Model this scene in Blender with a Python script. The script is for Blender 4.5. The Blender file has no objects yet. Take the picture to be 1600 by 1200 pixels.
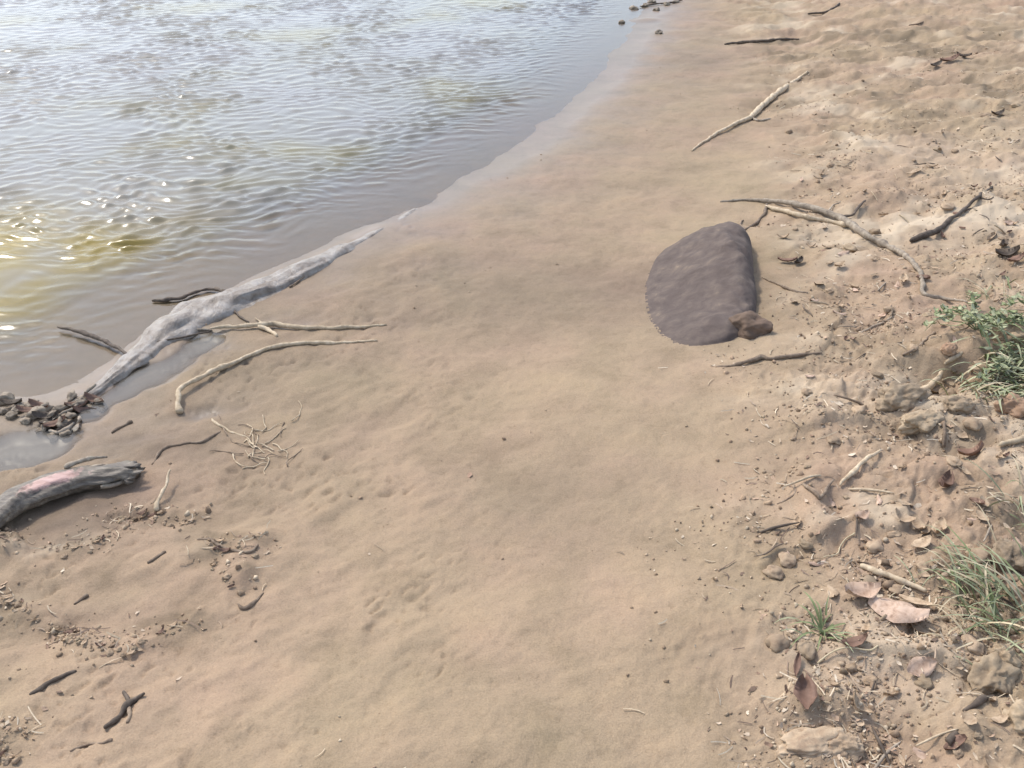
import bpy, math, random
import numpy as np
from mathutils import Vector, Matrix, noise as mnoise

random.seed(7)
rng = np.random.default_rng(11)
S = bpy.context.scene
COL = S.collection
R = math.radians

# ------------------------------------------------------------------ camera
CAM_H, PITCH, HFOV = 1.60, 30.5, 54.0
cam = bpy.data.cameras.new('camera')
cam.sensor_fit = 'HORIZONTAL'
cam.angle = R(HFOV)
cam.clip_start, cam.clip_end = 0.05, 600.0
camo = bpy.data.objects.new('camera', cam)
COL.objects.link(camo)
camo.location = (0, 0, CAM_H)
camo.rotation_euler = (R(90 - PITCH), 0, 0)
S.camera = camo

# ------------------------------------------------------------------ light
SUN_EL, SUN_AZ = 52.0, -46.0          # azimuth clockwise from +Y
world = bpy.data.worlds.new('World')
S.world = world
world.use_nodes = True
wn, wl = world.node_tree.nodes, world.node_tree.links
bg = wn['Background']
sky = wn.new('ShaderNodeTexSky')
sky.sky_type = 'NISHITA'
sky.sun_disc = False
sky.sun_elevation = R(SUN_EL)
sky.sun_rotation = R(SUN_AZ)
sky.air_density = 1.0
sky.dust_density = 1.6
sky.ozone_density = 1.0
hs = wn.new('ShaderNodeHueSaturation')
hs.inputs['Saturation'].default_value = 0.75      # thin high cloud
wl.new(sky.outputs[0], hs.inputs['Color'])
wl.new(hs.outputs[0], bg.inputs['Color'])
bg.inputs['Strength'].default_value = 0.15
sl = bpy.data.lights.new('sun', 'SUN')
sl.energy = 1.25
sl.angle = R(6)
sl.color = (1.0, 0.95, 0.86)
so = bpy.data.objects.new('sun', sl)
COL.objects.link(so)
sd = Vector((math.sin(R(SUN_AZ)) * math.cos(R(SUN_EL)), math.cos(R(SUN_AZ)) * math.cos(R(SUN_EL)), math.sin(R(SUN_EL))))
so.rotation_euler = sd.to_track_quat('Z', 'Y').to_euler()
so.location = (-4, 8, 8)
vs = S.view_settings
vs.view_transform = 'Standard'
vs.look = 'None'
vs.exposure = 1.12
vs.gamma = 1.0
S.cycles.use_denoising = True

# ------------------------------------------------------------------ noise and terrain
def _h(ix, iy, seed):
    n = (ix.astype(np.int64) * 374761393 + iy.astype(np.int64) * 668265263 + seed * 1442695041) & 0xffffffff
    n = ((n ^ (n >> 13)) * 1274126177) & 0xffffffff
    n = (n ^ (n >> 16)) & 0xffffffff
    return n

def perlin(x, y, seed=0):
    x = np.asarray(x, float); y = np.asarray(y, float)
    ix = np.floor(x); iy = np.floor(y)
    fx = x - ix; fy = y - iy
    u = fx * fx * fx * (fx * (fx * 6 - 15) + 10)
    v = fy * fy * fy * (fy * (fy * 6 - 15) + 10)
    def g(dx, dy):
        a = _h(ix + dx, iy + dy, seed) * (2 * math.pi / 4294967296.0)
        return np.cos(a) * (fx - dx) + np.sin(a) * (fy - dy)
    a = g(0, 0) * (1 - u) + g(1, 0) * u
    b = g(0, 1) * (1 - u) + g(1, 1) * u
    return (a * (1 - v) + b * v) * 1.41

def fbm(x, y, seed=0, oct=3, gain=0.5):
    s = 0; a = 1.0
    for i in range(oct):
        s = s + a * perlin(x * 2 ** i, y * 2 ** i, seed + 17 * i)
        a *= gain
    return s

def sst(a, b, x):
    t = np.clip((x - a) / (b - a), 0, 1)
    return t * t * (3 - 2 * t)

F = 800.0 / math.tan(R(HFOV / 2))
def ray(u, v):
    cx, cy = (u - 800) / F, -(v - 600) / F
    p = R(PITCH)
    return np.array([cx, math.cos(p) + cy * math.sin(p), -math.sin(p) + cy * math.cos(p)])

def flat(u, v, z=0.0):
    r = ray(u, v)
    t = (z - CAM_H) / r[2]
    return (r[0] * t, r[1] * t)

def poly(pts, z=0.0):
    return np.array([flat(u, v, z) for u, v in pts])

def pdist(x, y, P, signed=True):
    """distance to a polyline; positive on its right-hand side"""
    best = np.full(np.shape(x), 1e9); sgn = np.ones(np.shape(x))
    for i in range(len(P) - 1):
        ax, ay = P[i]; bx, by = P[i + 1]
        dx, dy = bx - ax, by - ay
        L = dx * dx + dy * dy
        t = np.clip(((x - ax) * dx + (y - ay) * dy) / L, 0, 1)
        ex, ey = x - ax - t * dx, y - ay - t * dy
        q = ex * ex + ey * ey
        m = q < best
        best = np.where(m, q, best)
        if signed:
            sgn = np.where(m, np.where(dx * ey - dy * ex > 0, -1.0, 1.0), sgn)
    return np.sqrt(best) * sgn

WL = poly([(0, 628), (75, 622), (140, 598), (205, 548), (250, 500), (330, 458), (430, 422), (530, 376), (650, 320), (800, 232), (915, 142), (985, 55), (1030, -30)])
WL = np.vstack([WL[0] + np.array([-60, -10]), WL[0] + np.array([-1.5, -0.35]), WL, WL[-1] + np.array([1.2, 3.0]), WL[-1] + np.array([9, 20]), WL[-1] + np.array([30, 70])])
LIP = poly([(105, 632), (140, 612), (185, 580), (225, 548), (262, 512), (310, 484), (370, 466), (440, 438), (510, 402), (590, 360)])
PUD = poly([(150, 640), (200, 606), (262, 572), (325, 532)])
PUD2 = poly([(-160, 735), (-40, 722), (20, 704), (62, 694)])
BANK = poly([(1090, 1260), (1110, 1120), (1150, 960), (1165, 800), (1160, 650), (1190, 520), (1190, 400), (1210, 280), (1180, 140), (1130, 20), (1110, -80)], 0.08)
BANK = np.vstack([BANK[0] + np.array([-3, -8]), BANK, BANK[-1] + np.array([2, 6]), BANK[-1] + np.array([20, 50])])

# hollows and humps: pixel, radius (m) along x and y, height
BUMPS = [((300, 640), .05, .035, -.010), ((345, 632), .07, .03, -.008),
         ((220, 850), .16, .06, .016), ((330, 880), .18, .10, .012), ((190, 905), .14, .05, .014), ((60, 1000), .16, .06, -.014), ((80, 930), .14, .05, -.010),
         ((1330, 1080), .12, .04, .022), ((1400, 1100), .10, .03, .016), ((1260, 1155), .11, .045, .022), ((1310, 1170), .10, .04, .014),
         ((1440, 648), .13, .040, -.050), ((1400, 662), .08, .035, -.035), ((1475, 632), .06, .03, -.04), ((1440, 605), .16, .07, .026), ((1530, 600), .20, .12, .030), ((1580, 460), .20, .16, .030), ((1590, 640), .08, .05, -.04),
         ((1298, 835), .035, .06, -.020), ((1300, 862), .03, .025, -.020), ((1262, 850), .03, .10, .016), ((1306, 900), .03, .02, -.012),
         ((1475, 765), .035, .035, -.022), ((1520, 712), .05, .025, -.022), ((1485, 800), .10, .03, .012), ((1580, 860), .05, .06, -.04), ((1545, 850), .06, .05, .03),
         ((1575, 405), .05, .035, -.045), ((1475, 100), .13, .06, -.030), ((1400, 75), .20, .05, -.016), ((1195, 150), .12, .09, -.020), ((1205, 185), .10, .05, -.020), ((1160, 125), .10, .06, -.014),
         ((1250, 60), .30, .08, -.016), ((1300, 115), .25, .06, -.014), ((1235, 410), .06, .03, -.018), ((1420, 300), .09, .05, -.014), ((1340, 225), .2, .1, .016), ((1240, 230), .18, .12, .014),
         ((1010, 12), .10, .05, .016), ((1180, 345), .05, .04, -.020), ((1258, 1088), .035, .035, -.014), ((1400, 1000), .08, .04, -.012), ((1230, 700), .1, .07, .012), ((1300, 700), .1, .05, .016),
         ((850, 800), .30, .24, -.012), ((1100, 470), .26, .20, -.016), ((440, 500), .20, .05, -.006), ((350, 535), .08, .03, -.006)]
BW = [(flat(p[0], p[1], 0.03 if p[0] < 900 else 0.10), rx, ry, h) for p, rx, ry, h in BUMPS]

DEBRIS = [[(185, 812), (230, 806), (262, 815), (305, 818)], [(305, 838), (345, 856), (400, 866)], [(0, 930), (40, 955), (85, 985), (130, 1005), (195, 1024)], [(75, 872), (130, 852), (180, 834)], [(-10, 1195), (35, 1178)], [(205, 1015), (245, 1010)], [(330, 885), (372, 928)], [(235, 992), (288, 985)], [(0, 830), (20, 860)]]
DEBW = [poly(p, 0.03) for p in DEBRIS]

def fields(x, y):
    x = np.asarray(x, float); y = np.asarray(y, float)
    wob = 0.06 * fbm(x * 1.7, y * 1.7, 3, 2)
    d = pdist(x, y, WL) + wob * sst(0.0, .4, np.hypot(x, y)) * 0.7
    rb = pdist(x, y, BANK) + 0.16 * fbm(x * 2.0, y * 2.0, 9, 3)
    rough = sst(-0.16, 0.34, rb)
    near_ = (np.abs(x) < 3) & (y > 0.4) & (y < 3.0)
    if np.any(near_):
        xx, yy = x[near_], y[near_]
        ld = np.full(xx.shape, 9.0)
        for p_ in DEBW: ld = np.minimum(ld, pdist(xx, yy, p_, False))
        ld = ld + 0.03 * fbm(xx * 9, yy * 9, 161, 3)
        mk = np.zeros(x.shape); mk[near_] = 0.85 * np.exp(-(np.maximum(ld, 0) / 0.045) ** 2)
        rough = np.maximum(rough, mk)
    return d, rb, rough

def terrain(x, y, full=False):
    x = np.asarray(x, float); y = np.asarray(y, float)
    d, rb, rough = fields(x, y)
    z = np.where(d > 0, 0.045 * d + 0.10 * sst(0.9, 2.6, d), 0.028 * d - 0.12 * np.maximum(-d - 0.40, 0))
    z = np.where(d < -3, -0.48 + 0.02 * (d + 3), z)
    z = np.maximum(z, -1.2)
    z = np.where(d > 6, 0.37 + 0.02 * (d - 6), z)
    land = sst(-0.05, 0.15, d)
    lipd = pdist(x, y, LIP, False)
    lip = np.exp(-(lipd / 0.050) ** 2)
    z = z + lip * 0.006
    pd_ = np.minimum(pdist(x, y, PUD, False) - 0.045, pdist(x, y, PUD2, False) - 0.085) + 0.035 * fbm(x * 6, y * 6, 79, 3)
    z = z + (-0.022 - z) * sst(0.045, -0.03, pd_) * 0.9
    for (bx, by), rx, ry, h in BW:
        q = ((x - bx) / rx) ** 2 + ((y - by) / ry) ** 2
        z = z + h * np.exp(-np.minimum(q, 40))
    # gentle undulation on all of the mud
    z = z + (0.010 * fbm(x * 3.1, y * 3.1, 21, 2) + 0.0026 * fbm(x * 15, y * 19, 23, 4, 0.62)) * (0.12 + 0.88 * sst(0.05, 0.5, d))
    # crumbly bank
    big = fbm(x * 5.5, y * 7.0, 31, 4, 0.55)
    clod = np.abs(fbm(x * 16, y * 22, 41, 3, 0.6))
    tiny = fbm(x * 60, y * 75, 51, 2, 0.6)
    patch = sst(-0.25, 0.45, fbm(x * 1.7, y * 1.7, 61, 2))
    zr = 0.020 * big + 0.010 * (clod - 0.3) * (0.2 + patch) + 0.0045 * tiny * (0.3 + patch)
    # terraces where the bank steps down
    zr = zr + 0.016 * sst(0.0, 0.10, fbm(x * 2.6 + y * 1.1, y * 3.4 - x * 1.2, 71, 3))
    # small oblique dents in the damp sand on the left, trodden lines
    c, s = math.cos(R(42)), math.sin(R(42))
    a, b = x * c + y * s, -x * s + y * c
    dn = perlin(a * 20 + 0.6 * big, b * 40 + 1.2 * big, 81)
    zone = sst(-0.05, 0.4, fbm(x * 3.0 + 4, y * 3.0, 91, 2)) * sst(-0.15, 0.25, d - 0.05) * (1 - rough)
    left = sst(0.25, -0.35, x + 0.12 * (y - 1.5))
    dent = sst(0.34, 0.62, dn) * zone * left
    dn2 = perlin(a * 34 + 7, b * 60, 83)
    dent2 = sst(0.34, 0.65, dn2) * zone * left
    # soft hummocks high on the bank
    far = sst(2.6, 4.2, y)
    hum = fbm(x * 3.0 + y * 1.0, y * 4.0, 95, 4, .62)
    z = z + rough * zr * (1 - 0.35 * far) + rough * far * 0.030 * hum - 0.0055 * dent - 0.005 * dent2 + 0.007 * left * sst(.1, .5, d) * (1 - rough) * fbm(a * 5, b * 9, 87, 3, .6)
    if not full:
        return z
    return z, d, rough, lip, dent, patch, left

def P(u, v, lift=0.0):
    """the point of the ground seen at photo pixel (u, v)"""
    r = ray(u, v)
    t0 = (0.9 - CAM_H) / r[2]; t1 = (-0.3 - CAM_H) / r[2]
    ts = np.linspace(max(t0, 0.2), t1, 160)
    zz = CAM_H + r[2] * ts - ground_z(r[0] * ts, r[1] * ts)
    k = int(np.argmax(zz < 0))
    if k == 0: k = 1
    a, b = zz[k - 1], zz[k]
    t = ts[k - 1] + (ts[k] - ts[k - 1]) * a / (a - b + 1e-12)
    return Vector((r[0] * t, r[1] * t, CAM_H + r[2] * t + lift))

def gz(x, y):
    return float(ground_z(x, y))

# ------------------------------------------------------------------ materials
def mat(name):
    m = bpy.data.materials.new(name)
    m.use_nodes = True
    n = m.node_tree.nodes
    return m, n, m.node_tree.links, n['Principled BSDF']

def ramp(n, stops, interp='LINEAR'):
    r = n.new('ShaderNodeValToRGB')
    r.color_ramp.interpolation = interp
    e = r.color_ramp.elements
    while len(e) < len(stops): e.new(0.5)
    for el, (p, c) in zip(e, stops):
        el.position = p
        el.color = (*c, 1) if len(c) == 3 else c
    return r

def ntex(n, l, vec, scale, detail=4, rough=0.55, dist=0.0):
    t = n.new('ShaderNodeTexNoise')
    t.inputs['Scale'].default_value = scale
    t.inputs['Detail'].default_value = detail
    t.inputs['Roughness'].default_value = rough
    t.inputs['Distortion'].default_value = dist
    if vec is not None: l.new(vec, t.inputs['Vector'])
    return t

def mixc(n, l, f, a, b, mode='MIX'):
    x = n.new('ShaderNodeMix'); x.data_type = 'RGBA'; x.blend_type = mode
    for k, val in ((0, f), (6, a), (7, b)):
        if hasattr(val, 'is_linked'): l.new(val, x.inputs[k])
        elif k == 0: x.inputs[0].default_value = val
        else: x.inputs[k].default_value = (*val, 1)
    return x.outputs[2]

def mth(n, l, op, a, b=None, clamp=False):
    x = n.new('ShaderNodeMath'); x.operation = op; x.use_clamp = clamp
    for k, val in ((0, a), (1, b)):
        if val is None: continue
        if hasattr(val, 'is_linked'): l.new(val, x.inputs[k])
        else: x.inputs[k].default_value = val
    return x.outputs[0]

def attr(n, name):
    a = n.new('ShaderNodeAttribute'); a.attribute_name = name
    return a

def ground_material():
    m, n, l, b = mat('river_sand')
    geo = n.new('ShaderNodeNewGeometry')
    pos = geo.outputs['Position']
    n1 = ntex(n, l, pos, 1.7, 4, 0.6)
    n2 = ntex(n, l, pos, 6.5, 5, 0.6, 0.4)
    n3 = ntex(n, l, pos, 42, 5, 0.7)
    n4 = ntex(n, l, pos, 260, 3, 0.7)
    c1 = ramp(n, [(0.30, (0.318, 0.240, 0.150)), (0.50, (0.330, 0.241, 0.156)), (0.70, (0.345, 0.241, 0.164))])
    l.new(n1.outputs[0], c1.inputs[0])
    c2 = ramp(n, [(0.30, (0.78, 0.78, 0.76)), (0.52, (1, 1, 1)), (0.72, (1.10, 1.08, 1.05))])
    l.new(n2.outputs[0], c2.inputs[0])
    col = mixc(n, l, 0.8, c1.outputs[0], c2.outputs[0], 'MULTIPLY')
    c3 = ramp(n, [(0.28, (0.66, 0.63, 0.60)), (0.47, (1, 1, 1)), (0.62, (1, 1, 1)), (0.78, (1.28, 1.25, 1.22))])
    l.new(n3.outputs[0], c3.inputs[0])
    ro = attr(n, 'rough').outputs['Fac']
    f3 = mth(n, l, 'MULTIPLY_ADD', ro, 0.30)
    f3.node.inputs[2].default_value = 0.40
    col = mixc(n, l, f3, col, c3.outputs[0], 'MULTIPLY')
    c4 = ramp(n, [(0.25, (0.75, 0.73, 0.70)), (0.5, (1, 1, 1)), (0.75, (1.2, 1.2, 1.2))])
    l.new(n4.outputs[0], c4.inputs[0])
    col = mixc(n, l, 0.75, col, c4.outputs[0], 'MULTIPLY')
    # reddish loam of the bank
    lm = attr(n, 'loam').outputs['Fac']
    col = mixc(n, l, lm, col, (0.310, 0.208, 0.140))
    pl = attr(n, 'pale').outputs['Fac']
    col = mixc(n, l, pl, col, (0.52, 0.42, 0.30))
    si = attr(n, 'silt').outputs['Fac']
    col = mixc(n, l, si, col, (0.37, 0.335, 0.315))
    dk = attr(n, 'humus').outputs['Fac']
    col = mixc(n, l, dk, col, (0.195, 0.145, 0.092))
    we = attr(n, 'wet').outputs['Fac']
    col = mixc(n, l, we, col, mixc(n, l, 1.0, col, (0.56, 0.56, 0.58), 'MULTIPLY'))
    l.new(col, b.inputs['Base Color'])
    sh = attr(n, 'shine').outputs['Fac']
    rr = n.new('ShaderNodeMapRange')
    rr.inputs['To Min'].default_value = 0.92; rr.inputs['To Max'].default_value = 0.42
    l.new(sh, rr.inputs['Value'])
    l.new(rr.outputs[0], b.inputs['Roughness'])
    sp = n.new('ShaderNodeMapRange')
    sp.inputs['To Min'].default_value = 0.22; sp.inputs['To Max'].default_value = 0.55
    l.new(sh, sp.inputs['Value'])
    l.new(sp.outputs[0], b.inputs['Specular IOR Level'])
    bp = n.new('ShaderNodeBump')
    inv = mth(n, l, 'SUBTRACT', 1.0, sh)
    st = mth(n, l, 'MULTIPLY', inv, 0.55)
    l.new(st, bp.inputs['Strength'])
    bp.inputs['Distance'].default_value = 0.007
    hh = mth(n, l, 'ADD', n3.outputs[0], mth(n, l, 'MULTIPLY', n4.outputs[0], 0.5))
    l.new(hh, bp.inputs['Height'])
    l.new(bp.outputs[0], b.inputs['Normal'])
    return m

def water_material():
    m, n, l, b = mat('river_water')
    n.remove(b)
    out = n['Material Output']
    geo = n.new('ShaderNodeNewGeometry')
    t = ntex(n, l, geo.outputs['Position'], 0.9, 3, 0.5)
    c = ramp(n, [(0.30, (0.215, 0.185, 0.095)), (0.44, (0.200, 0.186, 0.150)), (0.6, (0.215, 0.200, 0.180))])
    l.new(t.outputs[0], c.inputs[0])
    body = n.new('ShaderNodeBsdfDiffuse')
    ol = attr(n, 'olive').outputs['Fac']
    l.new(mixc(n, l, ol, c.outputs[0], (0.270, 0.200, 0.050)), body.inputs['Color'])
    tr = n.new('ShaderNodeBsdfTransparent')
    tr.inputs['Color'].default_value = (0.93, 0.92, 0.88, 1)
    dp = attr(n, 'depth').outputs['Fac']
    e = mth(n, l, 'POWER', 2.71828, mth(n, l, 'MULTIPLY', dp, -30.0))
    mx = n.new('ShaderNodeMixShader')
    l.new(e, mx.inputs[0]); l.new(body.outputs[0], mx.inputs[1]); l.new(tr.outputs[0], mx.inputs[2])
    gl = n.new('ShaderNodeBsdfGlossy')
    gl.inputs['Roughness'].default_value = 0.20
    bp = n.new('ShaderNodeBump')
    t2 = ntex(n, l, geo.outputs['Position'], 30, 2, 0.5)
    l.new(t2.outputs[0], bp.inputs['Height'])
    bp.inputs['Strength'].default_value = 0.10; bp.inputs['Distance'].default_value = 0.006
    fr = n.new('ShaderNodeFresnel'); fr.inputs['IOR'].default_value = 1.34
    for q in (gl, fr): l.new(bp.outputs[0], q.inputs['Normal'])
    m2 = n.new('ShaderNodeMixShader')
    l.new(fr.outputs[0], m2.inputs[0]); l.new(mx.outputs[0], m2.inputs[1]); l.new(gl.outputs[0], m2.inputs[2])
    l.new(m2.outputs[0], out.inputs['Surface'])
    return m

def simple(name, stops, scale=30, rough=0.8, bump=0.3, bd=0.003, stretch=None, spec=0.25, detail=5):
    m, n, l, b = mat(name)
    tc = n.new('ShaderNodeTexCoord')
    vec = tc.outputs['Object']
    if stretch:
        mp = n.new('ShaderNodeMapping'); mp.inputs['Scale'].default_value = stretch
        l.new(vec, mp.inputs['Vector']); vec = mp.outputs[0]
    t = ntex(n, l, vec, scale, detail, 0.62, 0.3)
    r = ramp(n, stops)
    l.new(t.outputs[0], r.inputs[0])
    oi = n.new('ShaderNodeObjectInfo')
    hsv = n.new('ShaderNodeHueSaturation')
    mr = n.new('ShaderNodeMapRange'); mr.inputs['To Min'].default_value = 0.82; mr.inputs['To Max'].default_value = 1.18
    l.new(oi.outputs['Random'], mr.inputs['Value'])
    l.new(mr.outputs[0], hsv.inputs['Value'])
    l.new(r.outputs[0], hsv.inputs['Color'])
    l.new(hsv.outputs[0], b.inputs['Base Color'])
    b.inputs['Roughness'].default_value = rough
    b.inputs['Specular IOR Level'].default_value = spec
    if bump:
        bp = n.new('ShaderNodeBump'); bp.inputs['Strength'].default_value = bump; bp.inputs['Distance'].default_value = bd
        l.new(t.outputs[0], bp.inputs['Height']); l.new(bp.outputs[0], b.inputs['Normal'])
    return m

def tint_material(name, rough=0.85, trans=False):
    m, n, l, b = mat(name)
    a = attr(n, 'tint')
    geo = n.new('ShaderNodeNewGeometry')
    t = ntex(n, l, geo.outputs['Position'], 160, 3, 0.6)
    r = ramp(n, [(0.3, (0.72, 0.70, 0.68)), (0.7, (1.15, 1.15, 1.15))])
    l.new(t.outputs[0], r.inputs[0])
    col = mixc(n, l, 0.8, a.outputs['Color'], r.outputs[0], 'MULTIPLY')
    l.new(col, b.inputs['Base Color'])
    b.inputs['Roughness'].default_value = rough
    b.inputs['Specular IOR Level'].default_value = 0.25
    return m

M = {}
M['ground'] = ground_material()
M['water'] = water_material()
M['pale_wood'] = simple('weathered_pale_wood', [(0.25, (0.26, 0.19, 0.12)), (0.5, (0.46, 0.36, 0.24)), (0.75, (0.60, 0.50, 0.36))], 60, 0.75, 0.5, 0.002, None)
M['grey_wood'] = simple('grey_wood', [(0.25, (0.13, 0.10, 0.075)), (0.5, (0.29, 0.235, 0.175)), (0.75, (0.45, 0.38, 0.29))], 55, 0.8, 0.5, 0.002)
M['dark_wood'] = simple('dark_wet_wood', [(0.25, (0.045, 0.033, 0.025)), (0.5, (0.10, 0.075, 0.055)), (0.8, (0.20, 0.155, 0.115))], 55, 0.7, 0.5, 0.002)
M['mid_wood'] = simple('brown_bark', [(0.25, (0.10, 0.07, 0.048)), (0.5, (0.20, 0.145, 0.10)), (0.8, (0.36, 0.28, 0.20))], 60, 0.8, 0.5, 0.002)
M['leaf_pink'] = simple('dry_pinkish_leaf', [(0.28, (0.20, 0.125, 0.085)), (0.40, (0.38, 0.26, 0.185)), (0.55, (0.50, 0.36, 0.265)), (0.8, (0.57, 0.43, 0.33))], 60, 0.85, 0.8, 0.003, None, .2, 8)
M['leaf_tan'] = simple('dry_tan_leaf', [(0.28, (0.19, 0.12, 0.075)), (0.42, (0.34, 0.245, 0.16)), (0.55, (0.43, 0.32, 0.215)), (0.8, (0.53, 0.42, 0.30))], 60, 0.85, 0.8, 0.003, None, .2, 8)
M['leaf_brown'] = simple('dry_brown_leaf', [(0.3, (0.11, 0.065, 0.045)), (0.55, (0.20, 0.12, 0.085)), (0.8, (0.30, 0.20, 0.15))], 30, 0.65, 0.3, 0.002)
M['leaf_dark'] = simple('sodden_dark_leaf', [(0.3, (0.045, 0.033, 0.025)), (0.55, (0.10, 0.075, 0.055)), (0.8, (0.21, 0.165, 0.12))], 30, 0.6, 0.3, 0.002)
M['stone'] = simple('river_stone', [(0.3, (0.24, 0.17, 0.105)), (0.5, (0.34, 0.255, 0.165)), (0.75, (0.42, 0.33, 0.225))], 30, 0.95, 0.9, 0.006)
M['stone_red'] = simple('ochre_stone', [(0.3, (0.22, 0.13, 0.08)), (0.55, (0.34, 0.22, 0.14)), (0.8, (0.45, 0.32, 0.22))], 24, 0.85, 0.4, 0.004)
M['clod'] = simple('dry_clod', [(0.3, (0.23, 0.155, 0.10)), (0.55, (0.36, 0.265, 0.175)), (0.8, (0.46, 0.36, 0.25))], 40, 0.95, 0.9, 0.006)
M['clod_wet'] = simple('wet_clod', [(0.3, (0.13, 0.10, 0.072)), (0.5, (0.25, 0.20, 0.145)), (0.75, (0.36, 0.30, 0.225))], 45, 0.7, 0.7, 0.004)
M['clod_grey'] = simple('grey_clod', [(0.3, (0.19, 0.138, 0.090)), (0.55, (0.295, 0.222, 0.148)), (0.8, (0.38, 0.30, 0.21))], 40, 0.95, 0.9, 0.006)
M['blade'] = simple('grass_green', [(0.3, (0.12, 0.145, 0.06)), (0.55, (0.19, 0.22, 0.10)), (0.8, (0.30, 0.31, 0.17))], 14, 0.7, 0.0)
M['blade_pale'] = simple('grass_pale', [(0.3, (0.20, 0.22, 0.12)), (0.55, (0.30, 0.31, 0.18)), (0.8, (0.40, 0.39, 0.25))], 14, 0.6, 0.0)
M['blade_straw'] = simple('grass_straw', [(0.3, (0.34, 0.27, 0.16)), (0.55, (0.46, 0.38, 0.25)), (0.8, (0.55, 0.47, 0.33))], 14, 0.7, 0.0)
M['weed'] = simple('weed_leaf', [(0.3, (0.19, 0.225, 0.105)), (0.55, (0.265, 0.295, 0.155)), (0.8, (0.36, 0.37, 0.22))], 20, 0.8, 0.2, 0.002)
M['weed_pale'] = simple('weed_leaf_pale', [(0.3, (0.28, 0.30, 0.17)), (0.55, (0.38, 0.385, 0.24)), (0.8, (0.46, 0.445, 0.30))], 20, 0.8, 0.2, 0.002)
M['lump'] = simple('slate_dark_surface', [(0.26, (0.070, 0.052, 0.044)), (0.48, (0.098, 0.075, 0.064)), (0.62, (0.125, 0.096, 0.078)), (0.78, (0.23, 0.172, 0.118))], 16, 0.92, 0.9, 0.008, None, .25, 9)
M['knob'] = simple('brown_knob_surface', [(0.3, (0.085, 0.058, 0.040)), (0.55, (0.125, 0.084, 0.059)), (0.8, (0.19, 0.13, 0.09))], 22, 0.85, 0.7, 0.005, None, .25, 8)
def drift_material():
    m, n, l, b = mat('weathered_driftwood')
    tc = n.new('ShaderNodeTexCoord')
    mp = n.new('ShaderNodeMapping'); mp.inputs['Scale'].default_value = (.35, 1.6, 1.6); mp.inputs['Rotation'].default_value = (0, 0, R(-28))
    l.new(tc.outputs['Object'], mp.inputs['Vector'])
    t = ntex(n, l, mp.outputs[0], 55, 7, .65, .4)
    rp = ramp(n, [(.28, (.050, .039, .029)), (.5, (.135, .108, .080)), (.75, (.27, .225, .165))])
    l.new(t.outputs[0], rp.inputs[0])
    ba = attr(n, 'bare').outputs['Fac']
    t2 = ntex(n, l, tc.outputs['Object'], 60, 5, .6)
    mk = n.new('ShaderNodeMapRange'); mk.inputs['From Min'].default_value = .30; mk.inputs['From Max'].default_value = .65
    l.new(mth(n, l, 'ADD', ba, mth(n, l, 'MULTIPLY', mth(n, l, 'SUBTRACT', t2.outputs[0], .5), 1.2)), mk.inputs['Value'])
    pk = ramp(n, [(.3, (.36, .205, .165)), (.6, (.52, .33, .28)), (.85, (.62, .45, .40))])
    l.new(t.outputs[0], pk.inputs[0])
    l.new(mixc(n, l, mk.outputs[0], rp.outputs[0], pk.outputs[0]), b.inputs['Base Color'])
    b.inputs['Roughness'].default_value = .5
    bp = n.new('ShaderNodeBump'); bp.inputs['Strength'].default_value = .8; bp.inputs['Distance'].default_value = .005
    l.new(t.outputs[0], bp.inputs['Height']); l.new(bp.outputs[0], b.inputs['Normal'])
    return m
M['drift'] = drift_material()
M['sunk'] = simple('grey_sunken_wood', [(0.30, (0.120, 0.092, 0.066)), (0.44, (0.215, 0.175, 0.138)), (0.58, (0.275, 0.238, 0.200)), (0.76, (0.35, 0.312, 0.275))], 24, 0.42, 1.0, 0.010, None, .45, 10)
M['crumb'] = tint_material('crumb_tints', 0.95)
M['litter'] = tint_material('litter_tints', 0.75)

# ------------------------------------------------------------------ mesh helpers
def link(name, me, m=None, parent=None, loc=None):
    o = bpy.data.objects.new(name, me)
    COL.objects.link(o)
    if m is not None: me.materials.append(m)
    if parent is not None: o.parent = parent
    if loc is not None: o.location = loc
    return o

def mesh(name, verts, faces, smooth=True):
    me = bpy.data.meshes.new(name)
    me.from_pydata([tuple(v) for v in verts], [], faces)
    me.update()
    if smooth: me.shade_smooth()
    return me

def tag(o, label, cat, group=None, kind=None):
    o['label'] = label
    o['category'] = cat
    if group: o['group'] = group
    if kind: o['kind'] = kind
    return o

def empty(name, loc, label, cat, group=None):
    o = bpy.data.objects.new(name, None)
    o.empty_display_size = 0.05
    COL.objects.link(o)
    o.location = loc
    return tag(o, label, cat, group)

def grid_mesh(name, X, Y, Z, keep=None):
    nr, nc = X.shape
    co = np.stack([X, Y, Z], -1).reshape(-1, 3)
    i = np.arange(nr * nc).reshape(nr, nc)
    q = np.stack([i[:-1, :-1], i[:-1, 1:], i[1:, 1:], i[1:, :-1]], -1).reshape(-1, 4)
    if keep is not None:
        k = (keep[:-1, :-1] | keep[:-1, 1:] | keep[1:, 1:] | keep[1:, :-1]).reshape(-1)
        q = q[k]
    used = np.zeros(nr * nc, bool); used[q.reshape(-1)] = True
    remap = np.cumsum(used) - 1
    co = co[used]; q = remap[q]
    me = bpy.data.meshes.new(name)
    me.vertices.add(len(co)); me.vertices.foreach_set('co', co.reshape(-1).astype(np.float32))
    me.loops.add(q.size); me.loops.foreach_set('vertex_index', q.reshape(-1).astype(np.int32))
    me.polygons.add(len(q)); me.polygons.foreach_set('loop_start', np.arange(0, q.size, 4, dtype=np.int32))
    me.update(calc_edges=True)
    me.validate()
    me.shade_smooth()
    return me, used

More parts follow.
